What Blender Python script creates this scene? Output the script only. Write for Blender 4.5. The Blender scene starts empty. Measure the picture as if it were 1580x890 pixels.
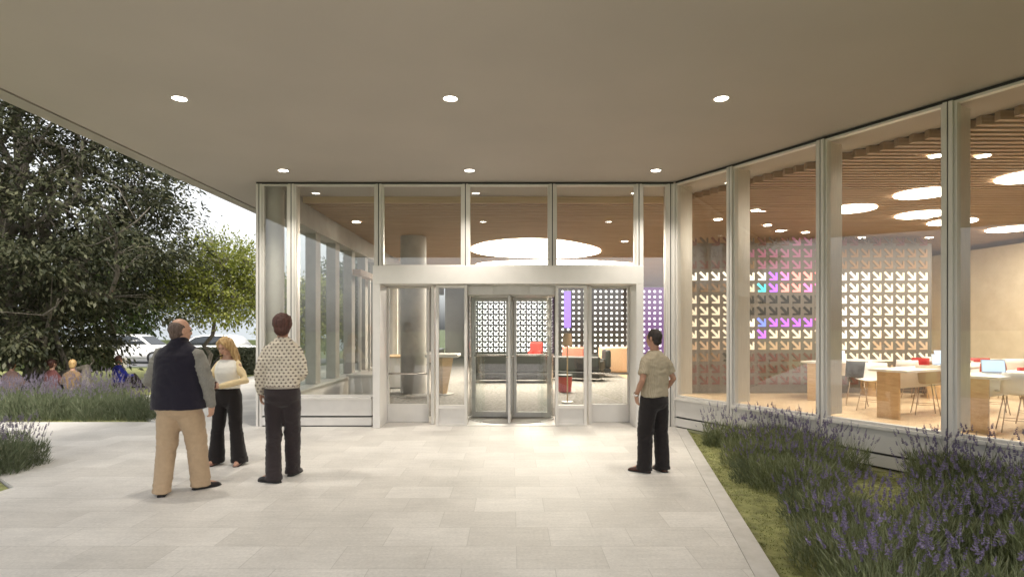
import bpy, bmesh, math, random
import numpy as np
from mathutils import Vector, Matrix, Euler, noise

S = bpy.context.scene
COL = S.collection
PI = math.pi
R = math.radians
random.seed(7)
RNG = np.random.default_rng(7)

# ------------------------------------------------------------------ camera
F, CX, HY, EYE = 918.0, 789.0, 507.0, 1.7
cam_d = bpy.data.cameras.new('camera')
cam = bpy.data.objects.new('camera', cam_d)
COL.objects.link(cam)
cam.location = (0, 0, EYE)
cam.rotation_euler = (R(90), 0, 0)
cam_d.sensor_width = 36
cam_d.lens = 36 * F / 1580
cam_d.shift_x = (790 - CX) / 1580
cam_d.shift_y = (HY - 445) / 1580
cam_d.clip_start = 0.05
cam_d.clip_end = 2000
S.camera = cam

# ------------------------------------------------------------------ sky, sun, exposure
W = bpy.data.worlds.new('World')
S.world = W
W.use_nodes = True
wn = W.node_tree.nodes
wl = W.node_tree.links
bg = wn['Background']
sky = wn.new('ShaderNodeTexSky')
sky.sky_type = 'NISHITA'
sky.sun_disc = False
SUN_EL, SUN_AZ = R(50), R(152)          # azimuth measured from +Y (view direction) towards +X
sky.sun_elevation = SUN_EL
sky.sun_rotation = SUN_AZ
sky.dust_density = 4.0
sky.air_density = 1.0
hs = wn.new('ShaderNodeHueSaturation')
hs.inputs['Saturation'].default_value = 0.12
wl.new(sky.outputs[0], hs.inputs['Color'])
wl.new(hs.outputs[0], bg.inputs[0])
bg.inputs[1].default_value = 0.15
sun_d = bpy.data.lights.new('sun', 'SUN')
sun = bpy.data.objects.new('sun', sun_d)
COL.objects.link(sun)
sun_d.energy = 1.3
sun_d.angle = R(14)
sun_d.color = (1.0, 0.90, 0.76)
sdir = Vector((math.sin(SUN_AZ) * math.cos(SUN_EL), math.cos(SUN_AZ) * math.cos(SUN_EL), math.sin(SUN_EL)))
sun.rotation_euler = sdir.to_track_quat('Z', 'Y').to_euler()
sun.location = sdir * 60
S.view_settings.view_transform = 'Standard'
S.view_settings.look = 'None'
S.view_settings.gamma = 1
S.view_settings.exposure = 1.12
S.view_settings.use_curve_mapping = False
S.cycles.use_denoising = True
S.cycles.max_bounces = 10
S.cycles.diffuse_bounces = 5
S.cycles.glossy_bounces = 4
S.cycles.transparent_max_bounces = 24
S.cycles.sample_clamp_indirect = 6.0
S.cycles.caustics_reflective = False
S.cycles.caustics_refractive = False

# ------------------------------------------------------------------ helpers
def tag(o, label=None, cat=None, group=None, kind=None):
    if label: o['label'] = label
    if cat: o['category'] = cat
    if group: o['group'] = group
    if kind: o['kind'] = kind
    return o

def thing(name, label, cat, loc=(0, 0, 0), rz=0.0, group=None):
    o = bpy.data.objects.new(name, None)
    COL.objects.link(o)
    o.location = loc
    o.rotation_euler = (0, 0, rz)
    o.empty_display_size = 0.2
    return tag(o, label, cat, group)

def copy_tree(o, parent=None):
    c = o.copy()
    COL.objects.link(c)
    if parent: c.parent = parent
    for ch in list(o.children):
        copy_tree(ch, c)
    return c

def link_mesh(name, me, mats, parent=None):
    o = bpy.data.objects.new(name, me)
    COL.objects.link(o)
    if mats is not None:
        for m in (mats if isinstance(mats, (list, tuple)) else [mats]):
            me.materials.append(m)
    if parent: o.parent = parent
    return o

class MB:
    def __init__(self):
        self.v, self.f, self.m, self.s = [], [], [], []
        self.M = None
    def add(self, vs, fs, mi=0, smooth=False):
        b = len(self.v)
        if self.M is not None:
            vs = [tuple(self.M @ Vector(p)) for p in vs]
        self.v.extend([tuple(p) for p in vs])
        for f in fs:
            self.f.append(tuple(i + b for i in f)); self.m.append(mi); self.s.append(smooth)
    def box(self, x0, x1, y0, y1, z0, z1, mi=0):
        vs = [(x0, y0, z0), (x1, y0, z0), (x1, y1, z0), (x0, y1, z0), (x0, y0, z1), (x1, y0, z1), (x1, y1, z1), (x0, y1, z1)]
        self.add(vs, [(0, 3, 2, 1), (4, 5, 6, 7), (0, 1, 5, 4), (1, 2, 6, 5), (2, 3, 7, 6), (3, 0, 4, 7)], mi)
    def prism(self, poly, z0, z1, mi=0):
        n = len(poly)
        vs = [(p[0], p[1], z0) for p in poly] + [(p[0], p[1], z1) for p in poly]
        fs = [tuple(range(n - 1, -1, -1)), tuple(range(n, 2 * n))]
        fs += [(i, (i + 1) % n, n + (i + 1) % n, n + i) for i in range(n)]
        self.add(vs, fs, mi)
    def prism_y(self, poly, y0, y1, mi=0):       # poly in x,z
        n = len(poly)
        vs = [(p[0], y0, p[1]) for p in poly] + [(p[0], y1, p[1]) for p in poly]
        fs = [tuple(range(n)), tuple(range(2 * n - 1, n - 1, -1))]
        fs += [((i + 1) % n, i, n + i, n + (i + 1) % n) for i in range(n)]
        self.add(vs, fs, mi)
    def cyl(self, x, y, z0, z1, r0, r1=None, n=24, mi=0, smooth=True):
        r1 = r0 if r1 is None else r1
        vs = [(x + r0 * math.cos(2 * PI * i / n), y + r0 * math.sin(2 * PI * i / n), z0) for i in range(n)]
        vs += [(x + r1 * math.cos(2 * PI * i / n), y + r1 * math.sin(2 * PI * i / n), z1) for i in range(n)]
        self.add(vs, [(i, (i + 1) % n, n + (i + 1) % n, n + i) for i in range(n)], mi, smooth)
        self.add(vs, [tuple(range(n - 1, -1, -1)), tuple(range(n, 2 * n))], mi)
    def rings(self, rings, mi=0, smooth=True, cap=True):   # closed loops of equal length
        n = len(rings[0]); vs = [p for r in rings for p in r]; fs = []
        for k in range(len(rings) - 1):
            for i in range(n):
                j = (i + 1) % n
                fs.append((k * n + i, k * n + j, (k + 1) * n + j, (k + 1) * n + i))
        if cap:
            fs.append(tuple(range(n - 1, -1, -1)))
            fs.append(tuple((len(rings) - 1) * n + i for i in range(n)))
        self.add(vs, fs, mi, smooth)
    def tube(self, pts, rad, n=10, mi=0, round_caps=False, flat=1.0):
        pts = [Vector(p) for p in pts]
        if not isinstance(rad, (list, tuple)): rad = [rad] * len(pts)
        rad = list(rad)
        if round_caps:
            d0 = (pts[0] - pts[1]).normalized(); d1 = (pts[-1] - pts[-2]).normalized()
            a = [pts[0] + d0 * rad[0] * k for k in (0.97, 0.75, 0.4)]
            b = [pts[-1] + d1 * rad[-1] * k for k in (0.4, 0.75, 0.97)]
            rad = [rad[0] * k for k in (0.22, 0.66, 0.92)] + rad + [rad[-1] * k for k in (0.92, 0.66, 0.22)]
            pts = a + pts + b
        ref = None; rings = []
        for i, p in enumerate(pts):
            t = (pts[min(i + 1, len(pts) - 1)] - pts[max(i - 1, 0)])
            t = t.normalized() if t.length > 1e-9 else Vector((0, 0, 1))
            if ref is None:
                ref = Vector((1, 0, 0)) if abs(t.x) < 0.8 else Vector((0, 1, 0))
            u = (ref - t * ref.dot(t)).normalized(); ref = u
            w = t.cross(u)
            rings.append([p + (u * math.cos(2 * PI * k / n) + w * math.sin(2 * PI * k / n) * flat) * rad[i] for k in range(n)])
        self.rings(rings, mi)
    def ell(self, c, r, rot=None, mi=0, nu=20, nv=12):
        c = Vector(c); rings = []
        for k in range(1, nv):
            th = PI * k / nv; ring = []
            for i in range(nu):
                ph = 2 * PI * i / nu
                p = Vector((r[0] * math.sin(th) * math.cos(ph), r[1] * math.sin(th) * math.sin(ph), -r[2] * math.cos(th)))
                if rot is not None: p = rot @ p
                ring.append(c + p)
            rings.append(ring)
        self.rings(rings, mi)
    def build(self, name, mats, parent=None, bevel=0.0):
        me = bpy.data.meshes.new(name)
        me.from_pydata(self.v, [], self.f)
        me.polygons.foreach_set('material_index', self.m)
        me.polygons.foreach_set('use_smooth', self.s)
        me.update()
        o = link_mesh(name, me, mats, parent)
        if bevel > 0:
            b = o.modifiers.new('bevel', 'BEVEL'); b.width = bevel; b.segments = 2; b.limit_method = 'ANGLE'
        return o

def box(name, mat, parent, x0, x1, y0, y1, z0, z1, bevel=0.0):
    m = MB(); m.box(x0, x1, y0, y1, z0, z1)
    return m.build(name, mat, parent, bevel)

def gp(px, py):                                   # photo pixel on the ground -> x, y
    y = F * EYE / (py - HY)
    return ((px - CX) / F * y, y)

def at(px, py, y):
    return Vector(((px - CX) / F * y, y, EYE + (HY - py) / F * y))

# ------------------------------------------------------------------ materials
MATS = {}
def mat(name, color=(.5, .5, .5), rough=.6, metal=0.0, spec=.5, noise_amt=0.0, noise_scale=20.0, bump=0.0, bump_scale=None,
        emit=None, estr=0.0, sheen=0.0, stretch=None):
    m = bpy.data.materials.new(name); MATS[name] = m
    m.use_nodes = True
    nt = m.node_tree; b = nt.nodes['Principled BSDF']
    b.inputs['Base Color'].default_value = (*color, 1)
    b.inputs['Roughness'].default_value = rough
    b.inputs['Metallic'].default_value = metal
    b.inputs['Specular IOR Level'].default_value = spec
    if sheen: b.inputs['Sheen Weight'].default_value = sheen
    if emit:
        b.inputs['Emission Color'].default_value = (*emit, 1)
        b.inputs['Emission Strength'].default_value = estr
    if noise_amt or bump:
        tc = nt.nodes.new('ShaderNodeTexCoord'); mp = nt.nodes.new('ShaderNodeMapping')
        nt.links.new(tc.outputs['Object'], mp.inputs[0])
        if stretch: mp.inputs['Scale'].default_value = stretch
        n = nt.nodes.new('ShaderNodeTexNoise'); n.inputs['Scale'].default_value = noise_scale
        n.inputs['Detail'].default_value = 6
        nt.links.new(mp.outputs[0], n.inputs['Vector'])
        if noise_amt:
            r = nt.nodes.new('ShaderNodeMapRange')
            r.inputs['From Min'].default_value = .3; r.inputs['From Max'].default_value = .7
            r.inputs['To Min'].default_value = 1 - noise_amt; r.inputs['To Max'].default_value = 1 + noise_amt
            nt.links.new(n.outputs['Fac'], r.inputs[0])
            mx = nt.nodes.new('ShaderNodeMix'); mx.data_type = 'RGBA'; mx.blend_type = 'MULTIPLY'
            mx.inputs['Factor'].default_value = 1
            mx.inputs['A'].default_value = (*color, 1)
            nt.links.new(r.outputs[0], mx.inputs['B'])
            nt.links.new(mx.outputs['Result'], b.inputs['Base Color'])
        if bump:
            n2 = n
            if bump_scale:
                n2 = nt.nodes.new('ShaderNodeTexNoise'); n2.inputs['Scale'].default_value = bump_scale
                n2.inputs['Detail'].default_value = 4
                nt.links.new(mp.outputs[0], n2.inputs['Vector'])
            bp = nt.nodes.new('ShaderNodeBump'); bp.inputs['Strength'].default_value = bump
            bp.inputs['Distance'].default_value = .01
            nt.links.new(n2.outputs['Fac'], bp.inputs['Height'])
            nt.links.new(bp.outputs[0], b.inputs['Normal'])
    return m

def glass_mat(name, tint=(.97, .985, .98), base=.06, rough=0.0):
    m = bpy.data.materials.new(name); MATS[name] = m
    m.use_nodes = True
    nt = m.node_tree; nt.nodes.clear()
    out = nt.nodes.new('ShaderNodeOutputMaterial'); mx = nt.nodes.new('ShaderNodeMixShader')
    tr = nt.nodes.new('ShaderNodeBsdfTransparent'); gl = nt.nodes.new('ShaderNodeBsdfGlossy')
    tr.inputs[0].default_value = (*tint, 1); gl.inputs['Roughness'].default_value = rough
    lw = nt.nodes.new('ShaderNodeLayerWeight')
    pw = nt.nodes.new('ShaderNodeMath'); pw.operation = 'POWER'; pw.inputs[1].default_value = 5
    ml = nt.nodes.new('ShaderNodeMath'); ml.operation = 'MULTIPLY_ADD'; ml.inputs[1].default_value = .85; ml.inputs[2].default_value = base
    nt.links.new(lw.outputs['Facing'], pw.inputs[0]); nt.links.new(pw.outputs[0], ml.inputs[0])
    nt.links.new(ml.outputs[0], mx.inputs[0]); nt.links.new(tr.outputs[0], mx.inputs[1]); nt.links.new(gl.outputs[0], mx.inputs[2])
    nt.links.new(mx.outputs[0], out.inputs[0])
    return m

def leaf_mat(name, cols, trans=.35, rough=.55):
    m = bpy.data.materials.new(name); MATS[name] = m
    m.use_nodes = True
    nt = m.node_tree; b = nt.nodes['Principled BSDF']; out = nt.nodes['Material Output']
    g = nt.nodes.new('ShaderNodeNewGeometry'); cr = nt.nodes.new('ShaderNodeValToRGB')
    e = cr.color_ramp.elements
    e[0].position = 0; e[0].color = (*cols[0], 1); e[1].position = 1; e[1].color = (*cols[-1], 1)
    for i, c in enumerate(cols[1:-1]):
        k = e.new((i + 1) / (len(cols) - 1)); k.color = (*c, 1)
    nt.links.new(g.outputs['Random Per Island'], cr.inputs[0])
    nt.links.new(cr.outputs[0], b.inputs['Base Color'])
    b.inputs['Roughness'].default_value = rough
    b.inputs['Specular IOR Level'].default_value = .3
    t = nt.nodes.new('ShaderNodeBsdfTranslucent'); mx = nt.nodes.new('ShaderNodeMixShader')
    mx.inputs[0].default_value = trans
    nt.links.new(cr.outputs[0], t.inputs[0])
    nt.links.new(b.outputs[0], mx.inputs[1]); nt.links.new(t.outputs[0], mx.inputs[2])
    nt.links.new(mx.outputs[0], out.inputs[0])
    return m

def paver_mat():
    m = bpy.data.materials.new('pale stone pavers'); m.use_nodes = True
    nt = m.node_tree; b = nt.nodes['Principled BSDF']; N = nt.nodes.new; L = nt.links.new
    tc = N('ShaderNodeTexCoord'); mp = N('ShaderNodeMapping'); L(tc.outputs['Object'], mp.inputs[0])
    mp.inputs['Location'].default_value = (.35, .18, 0)
    def brick(w, h, off):
        k = N('ShaderNodeTexBrick'); k.offset = off; k.squash = 1; k.squash_frequency = 1
        k.inputs['Scale'].default_value = 1; k.inputs['Brick Width'].default_value = w; k.inputs['Row Height'].default_value = h
        k.inputs['Mortar Size'].default_value = .0035; k.inputs['Mortar Smooth'].default_value = .3
        k.inputs['Color1'].default_value = (0, 0, 0, 1); k.inputs['Color2'].default_value = (1, 1, 1, 1)
        k.inputs['Mortar'].default_value = (.5, .5, .5, 1)
        L(mp.outputs[0], k.inputs[0]); return k
    k1 = brick(.66, .44, .41)
    cr = N('ShaderNodeValToRGB'); e = cr.color_ramp.elements
    e[0].color = (.545, .52, .48, 1); e[1].color = (.64, .615, .575, 1)
    L(k1.outputs['Color'], cr.inputs[0])
    n1 = N('ShaderNodeTexNoise'); n1.inputs['Scale'].default_value = 1.3; n1.inputs['Detail'].default_value = 8; n1.inputs['Roughness'].default_value = .65
    L(mp.outputs[0], n1.inputs['Vector'])
    n2 = N('ShaderNodeTexNoise'); n2.inputs['Scale'].default_value = 38; n2.inputs['Detail'].default_value = 6; n2.inputs['Roughness'].default_value = .7
    L(mp.outputs[0], n2.inputs['Vector'])
    mp2 = N('ShaderNodeMapping'); mp2.inputs['Scale'].default_value = (1.2, 9, 1); L(tc.outputs['Object'], mp2.inputs[0])
    n3 = N('ShaderNodeTexNoise'); n3.inputs['Scale'].default_value = 2.2; n3.inputs['Detail'].default_value = 5
    L(mp2.outputs[0], n3.inputs['Vector'])
    prev = cr.outputs[0]
    for nn, amt in ((n1, .13), (n2, .12), (n3, .05)):
        r = N('ShaderNodeMapRange'); r.inputs['From Min'].default_value = .3; r.inputs['From Max'].default_value = .7
        r.inputs['To Min'].default_value = 1 - amt; r.inputs['To Max'].default_value = 1 + amt
        L(nn.outputs['Fac'], r.inputs[0])
        x = N('ShaderNodeMix'); x.data_type = 'RGBA'; x.blend_type = 'MULTIPLY'; x.inputs['Factor'].default_value = 1
        L(prev, x.inputs['A']); L(r.outputs[0], x.inputs['B']); prev = x.outputs['Result']
    x = N('ShaderNodeMix'); x.data_type = 'RGBA'; x.inputs['B'].default_value = (.33, .31, .28, 1)
    ml = N('ShaderNodeMath'); ml.operation = 'MULTIPLY'; ml.inputs[1].default_value = .45
    L(k1.outputs['Fac'], ml.inputs[0]); L(ml.outputs[0], x.inputs['Factor']); L(prev, x.inputs['A'])
    L(x.outputs['Result'], b.inputs['Base Color'])
    rr = N('ShaderNodeMapRange'); rr.inputs['To Min'].default_value = .42; rr.inputs['To Max'].default_value = .68
    L(n1.outputs['Fac'], rr.inputs[0]); L(rr.outputs[0], b.inputs['Roughness'])
    b.inputs['Specular IOR Level'].default_value = .45
    bp = N('ShaderNodeBump'); bp.inputs['Strength'].default_value = .25; bp.inputs['Distance'].default_value = .004
    s = N('ShaderNodeMath'); s.operation = 'SUBTRACT'; L(n2.outputs['Fac'], s.inputs[0]); L(k1.outputs['Fac'], s.inputs[1])
    L(s.outputs[0], bp.inputs['Height']); L(bp.outputs[0], b.inputs['Normal'])
    return m

def two_tone(name, c1, c2, scale, rough=.8, detail=6, bump=.3, stretch=(1, 1, 1), bscale=None):
    m = bpy.data.materials.new(name); MATS[name] = m
    m.use_nodes = True
    nt = m.node_tree; b = nt.nodes['Principled BSDF']; N = nt.nodes.new; L = nt.links.new
    tc = N('ShaderNodeTexCoord'); mp = N('ShaderNodeMapping'); mp.inputs['Scale'].default_value = stretch
    L(tc.outputs['Object'], mp.inputs[0])
    n = N('ShaderNodeTexNoise'); n.inputs['Scale'].default_value = scale; n.inputs['Detail'].default_value = detail
    n.inputs['Roughness'].default_value = .65
    L(mp.outputs[0], n.inputs['Vector'])
    cr = N('ShaderNodeValToRGB'); e = cr.color_ramp.elements
    e[0].position = .35; e[0].color = (*c1, 1); e[1].position = .65; e[1].color = (*c2, 1)
    L(n.outputs['Fac'], cr.inputs[0]); L(cr.outputs[0], b.inputs['Base Color'])
    b.inputs['Roughness'].default_value = rough
    if bump:
        n2 = N('ShaderNodeTexNoise'); n2.inputs['Scale'].default_value = bscale or scale * 3; n2.inputs['Detail'].default_value = 5
        L(mp.outputs[0], n2.inputs['Vector'])
        bp = N('ShaderNodeBump'); bp.inputs['Strength'].default_value = bump; bp.inputs['Distance'].default_value = .01
        L(n2.outputs['Fac'], bp.inputs['Height']); L(bp.outputs[0], b.inputs['Normal'])
    return m

M_paver = paver_mat()
M_border = two_tone('pale border stone', (.50, .48, .44), (.60, .575, .54), 6, .55, bump=.15)
M_soffit = mat('soffit plaster', (.41, .368, .328), .75, noise_amt=.04, noise_scale=.7, bump=.03, bump_scale=60)
M_dark = mat('dark gasket', (.025, .024, .023), .6)
M_edge = mat('edge trim', (.33, .30, .26), .55, noise_amt=.05, noise_scale=3)
M_frame = mat('champagne aluminium', (.70, .675, .635), .42, .15, noise_amt=.04, noise_scale=8, stretch=(1, 1, .15))
M_fin = mat('brushed steel fin', (.76, .72, .66), .36, .6, noise_amt=.07, noise_scale=14, stretch=(6, 6, .3), bump=.05)
M_portal = mat('pale painted metal', (.74, .72, .69), .38, .05, noise_amt=.03, noise_scale=5)
M_panel = mat('pale base panel', (.68, .66, .63), .45, .1, noise_amt=.05, noise_scale=4)
M_doorframe = mat('grey door metal', (.56, .545, .515), .42, .2, noise_amt=.04, noise_scale=9)
M_glass = glass_mat('clear glass', base=.075)
M_glass_door = glass_mat('door glass', base=.06)
M_wood_slat = two_tone('warm timber slats', (.32, .21, .13), (.45, .31, .20), 5, .55, stretch=(.25, 8, 8), bump=.1)
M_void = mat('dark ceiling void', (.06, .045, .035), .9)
M_ceil = mat('lobby ceiling', (.30, .27, .235), .8)
M_wall = two_tone('warm plaster', (.62, .52, .38), (.70, .60, .46), 2.5, .85, bump=.25, bscale=40)
M_white = mat('white plaster', (.75, .72, .67), .8, noise_amt=.03, noise_scale=3)
M_concrete = two_tone('smooth concrete', (.54, .50, .44), (.62, .58, .515), 2.2, .7, bump=.15, bscale=30)
M_pier = two_tone('grey pier', (.36, .345, .32), (.43, .41, .385), 3, .65, bump=.1)
M_floor_wood = two_tone('pale timber floor', (.50, .36, .22), (.70, .54, .36), 2.5, .32, stretch=(.5, 6, 1), bump=.05)
M_carpet = two_tone('speckled carpet', (.13, .12, .11), (.36, .345, .32), 14, .95, detail=10, bump=.4, bscale=80)
M_disc = mat('lit light panel', (.9, .85, .75), .5, emit=(1.0, .90, .74), estr=9.0)
M_lens = mat('lit downlight lens', (.9, .88, .8), .4, emit=(1.0, .93, .80), estr=14.0)
M_trim = mat('white trim ring', (.75, .73, .70), .4)
M_moss = two_tone('mossy ground', (.15, .155, .055), (.33, .34, .13), 9, .95, detail=10, bump=.8, bscale=60)
M_ground = two_tone('park ground', (.07, .09, .04), (.13, .15, .07), .6, .95, detail=8, bump=.4)
M_road = mat('asphalt', (.16, .16, .165), .8, noise_amt=.1, noise_scale=20)
M_black = mat('black screen panel', (.018, .017, .018), .5)
M_screen = mat('dark screen panel', (.17, .148, .125), .6, noise_amt=.05, noise_scale=10)
M_tablewood = two_tone('birch panel', (.52, .35, .19), (.64, .46, .27), 3, .5, stretch=(1, 1, 9), bump=.05)
M_laminate = mat('white laminate', (.80, .78, .75), .35)
M_chrome = mat('bright steel', (.68, .64, .60), .25, .95)
# ------------------------------------------------------------------ setting: ground, paving, beds
ZC = 4.25                                          # soffit height
def wall_x(y): return 2.85 + .5425 * (10.4 - y)    # line of the splayed glass wall
def edge_x(y): return 1.84 + .188 * (y - 4.075)    # edge of the paving at the right bed

def sheet(name, poly, z, m):
    me = bpy.data.meshes.new(name)
    me.from_pydata([(p[0], p[1], z) for p in poly], [], [tuple(range(len(poly)))])
    o = link_mesh(name, me, m); tag(o, kind='structure'); return o

sheet('ground', [(-600, -300), (600, -300), (600, 900), (-600, 900)], -.06, M_ground)
# paving: plaza under the canopy and the path running off to the left and behind the lobby
bw = .17
def pave_slab(name, poly, m):
    mb = MB(); mb.prism(poly, -.055, 0); o = mb.build(name, m); tag(o, kind='structure'); return o
pave_slab('paving', [(-5.35, -6), (edge_x(-6) - bw, -6), (edge_x(10.3) - bw, 10.3), (3.0, 11.6), (-4.3, 11.6), (-4.5, 11.0), (-6.5, 11.05), (-6.5, 10.86), (-24, 10.86), (-24, 8.3), (-7.2, 7.9), (-5.35, 6.4)], M_paver)
pave_slab('path', [(-9.3, 13.5), (-6.51, 10.9), (-6.51, 11.05), (-4.52, 11.02), (-4.52, 40), (-9.3, 26)], M_paver)
pave_slab('paving_border', [(edge_x(-6) - bw + .004, -6), (edge_x(-6), -6), (edge_x(10.3), 10.3), (edge_x(10.3) - bw + .004, 10.3)], M_border)

def mossy(name, poly, cuts, z=-.03, amp=.03):
    bm = bmesh.new()
    vs = [bm.verts.new((p[0], p[1], z)) for p in poly]
    bm.faces.new(vs)
    bmesh.ops.triangulate(bm, faces=bm.faces)
    for _ in range(cuts):
        es = [e for e in bm.edges if e.calc_length() > .12]
        if not es: break
        bmesh.ops.subdivide_edges(bm, edges=es, cuts=1, use_grid_fill=False)
        bmesh.ops.triangulate(bm, faces=[f for f in bm.faces if len(f.verts) > 3])
    for v in bm.verts:
        v.co.z += amp * noise.noise(v.co * 1.7) + .5 * amp * noise.noise(v.co * 6)
    me = bpy.data.meshes.new(name); bm.to_mesh(me); bm.free()
    for p in me.polygons: p.use_smooth = True
    o = link_mesh(name, me, M_moss); tag(o, kind='structure'); return o
mossy('bed_ground', [(edge_x(1) + .002, 1), (8.6, 1), (wall_x(2), 2), (wall_x(10.25) - .08, 10.25), (edge_x(10.25) + .002, 10.25)], 5)
mossy('bed_ground', [(-24, 10.87), (-6.52, 10.87), (-9.3, 13.45), (-9.3, 17), (-24, 17)], 4)
mossy('bed_ground', [(-24, 4), (-5.36, 4), (-5.36, 6.38), (-7.2, 7.88), (-24, 8.28)], 4)
sheet('road', [(-120, 27.5), (-9.5, 27.5), (-9.5, 35), (-120, 35)], -.05, M_road)
sheet('lawn', [(-60, 17), (-9.6, 17), (-9.6, 26.5), (-60, 26.5)], -.056, MATS['mossy ground'])

# interior floors
FL = .012
def floor_slab(name, poly, m):
    mb = MB(); mb.prism(poly, -.05, FL); o = mb.build(name, m); tag(o, kind='structure'); return o
floor_slab('floor', [(-4.28, 11.62), (2.92, 11.62), (3.9, 11.62), (3.9, 35.8), (-4.28, 35.8)], M_carpet)
floor_slab('floor', [(3.92, 8.9), (wall_x(2) + .2, 2.0), (19.8, 2.0), (19.8, 35.8), (3.92, 35.8)], M_floor_wood)

# ------------------------------------------------------------------ canopy and roof
can = thing('canopy', 'broad flat entrance canopy with smooth taupe soffit and thin edge trim', 'canopy', (0, 0, 0))
CAN_Y0 = -0.2
m = MB()
m.box(-5.41, 20.2, CAN_Y0, 36.2, ZC, ZC + .45)
m.build('soffit', M_soffit, can)
m = MB(); m.box(-5.66, -5.43, CAN_Y0 - .25, 36.4, ZC - .012, ZC + .5); m.build('edge_trim', M_edge, can)
m = MB(); m.box(-5.43, 20.4, CAN_Y0 - .25, CAN_Y0 - .02, ZC - .012, ZC + .5); m.build('edge_trim', M_edge, can)

def downlight(x, y, label, power=95):
    t = thing('downlight', label, 'downlight', (x, y, ZC), 0, 'recessed downlights in the soffit')
    m = MB()
    n = 28; r0, r1 = .088, .075
    rings = []
    for r, z in ((r1, -.002), (r1, -.008), (r0, -.006), (r0, 0.0)):
        rings.append([(r * math.cos(2 * PI * i / n), r * math.sin(2 * PI * i / n), z) for i in range(n)])
    m.rings(rings, cap=False); m.build('trim_ring', M_trim, t)
    m = MB(); m.cyl(0, 0, -.004, 0.0, r1, n=n); m.build('lens', M_lens, t)
    ld = bpy.data.lights.new('downlight_lamp', 'SPOT'); lo = bpy.data.objects.new('downlight_lamp', ld); COL.objects.link(lo)
    lo.parent = t; lo.location = (0, 0, -.03); ld.energy = power; ld.spot_size = R(110); ld.spot_blend = .9
    ld.shadow_soft_size = .08; ld.color = (1, .93, .83)
    return t
names = ('at the lawn side', 'in the middle', 'at the planting bed side')
for px, nm in zip((277, 695, 1113), names):
    y = F * (ZC - EYE) / (HY - 152)
    downlight((px - CX) / F * y, y, 'round lit downlight ' + nm + ', soffit row far from the glass')
for px, nm in zip((437, 724.5, 1012), names):
    y = F * (ZC - EYE) / (HY - 263)
    downlight((px - CX) / F * y, y, 'round lit downlight ' + nm + ', soffit row close to the glass', 150)

# ------------------------------------------------------------------ glass front
YF = 10.4
fac = thing('glass_front', 'full height glazed entrance front with pale metal mullions facing the plaza', 'glass wall', (0, 0, 0))
XM = [-4.44, -3.83, -2.31, -.80, .714, 2.22, 2.79]
MW = .05
def mullion(par, x, y, rz, z0, z1, fin=True, name='mullion', fin_d=.24):
    c = Matrix.Translation((x, y, 0)) @ Matrix.Rotation(rz, 4, 'Z')
    m = MB(); m.M = c
    m.box(-MW, -.009, -.06, .06, z0, z1); m.box(.009, MW, -.06, .06, z0, z1)
    m.box(-.0085, .0085, -.045, .05, z0, z1, 1)
    o = m.build(name, [M_frame, M_dark], par)
    if fin:
        m = MB(); m.M = c; m.box(-.028, .028, .063, .063 + fin_d, max(z0, .02), z1 - .01); m.build('fin', M_fin, o)
    return o
PTOP = 2.78                                        # portal top
for i, x in enumerate(XM):
    z0 = 0.0 if i in (0, 1, 5, 6) else PTOP + .003
    if i == 5: z0 = PTOP + .003
    if i == 2: z0 = PTOP + .003
    mullion(fac, x + (.05 if i == 0 else -.02 if i == 6 else 0), YF, 0, z0, ZC - .035)
m = MB(); m.box(-4.44, 2.82, YF - .05, YF + .06, ZC - .034, ZC - .006); m.build('head_reveal', M_dark, fac)
def pane(par, x0, x1, z0, z1, y=YF, fw=.028):
    m = MB(); m.box(x0 + .004, x1 - .004, y - .008, y + .008, z0 + .004, z1 - .004); p = m.build('glass_pane', M_glass, par)
    f = MB()
    f.box(x0, x1, y - .04, y + .04, z1 - fw, z1); f.box(x0, x1, y - .04, y + .04, z0, z0 + fw)
    f.box(x0, x0 + fw, y - .0395, y + .0395, z0 + fw, z1 - fw); f.box(x1 - fw, x1, y - .0395, y + .0395, z0 + fw, z1 - fw)
    f.build('pane_frame', M_frame, p)
zt = ZC - .036
pane(fac, XM[0] + .102, XM[1] - .052, .52, zt)
pane(fac, XM[1] + .052, XM[2] - .052, .52, zt)
for i in (2, 3, 4):
    pane(fac, XM[i] + .052, XM[i + 1] - .052, PTOP + .004, zt)
pane(fac, XM[5] + .052, XM[6] - .072, .52, zt)
def base_run(par, x0, x1, y=YF):
    box('sill', M_frame, par, x0, x1, y - .10, y + .06, .475, .518, .004)
    box('base_panel', M_panel, par, x0, x1, y - .055, y + .05, .19, .473)
    box('base_reveal', M_dark, par, x0, x1, y - .03, y + .05, .162, .188)
    box('plinth', M_panel, par, x0, x1, y - .06, y + .05, .022, .160)
    box('base_reveal', M_dark, par, x0, x1, y - .03, y + .05, 0, .020)
base_run(fac, XM[0] + .102, XM[1] - .052); base_run(fac, XM[1] + .052, -2.43); base_run(fac, 2.33, XM[6] - .072)

# splayed glass wall along the planting bed
wd = Vector((.4768, -.8790, 0)).normalized()
wang = math.atan2(wd.y, wd.x)
WORG = Vector((2.85, 10.4, 0))
sw = thing('glass_wall', 'tall glazed side wall of the reading room behind the lavender bed', 'glass wall', WORG, wang)
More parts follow.
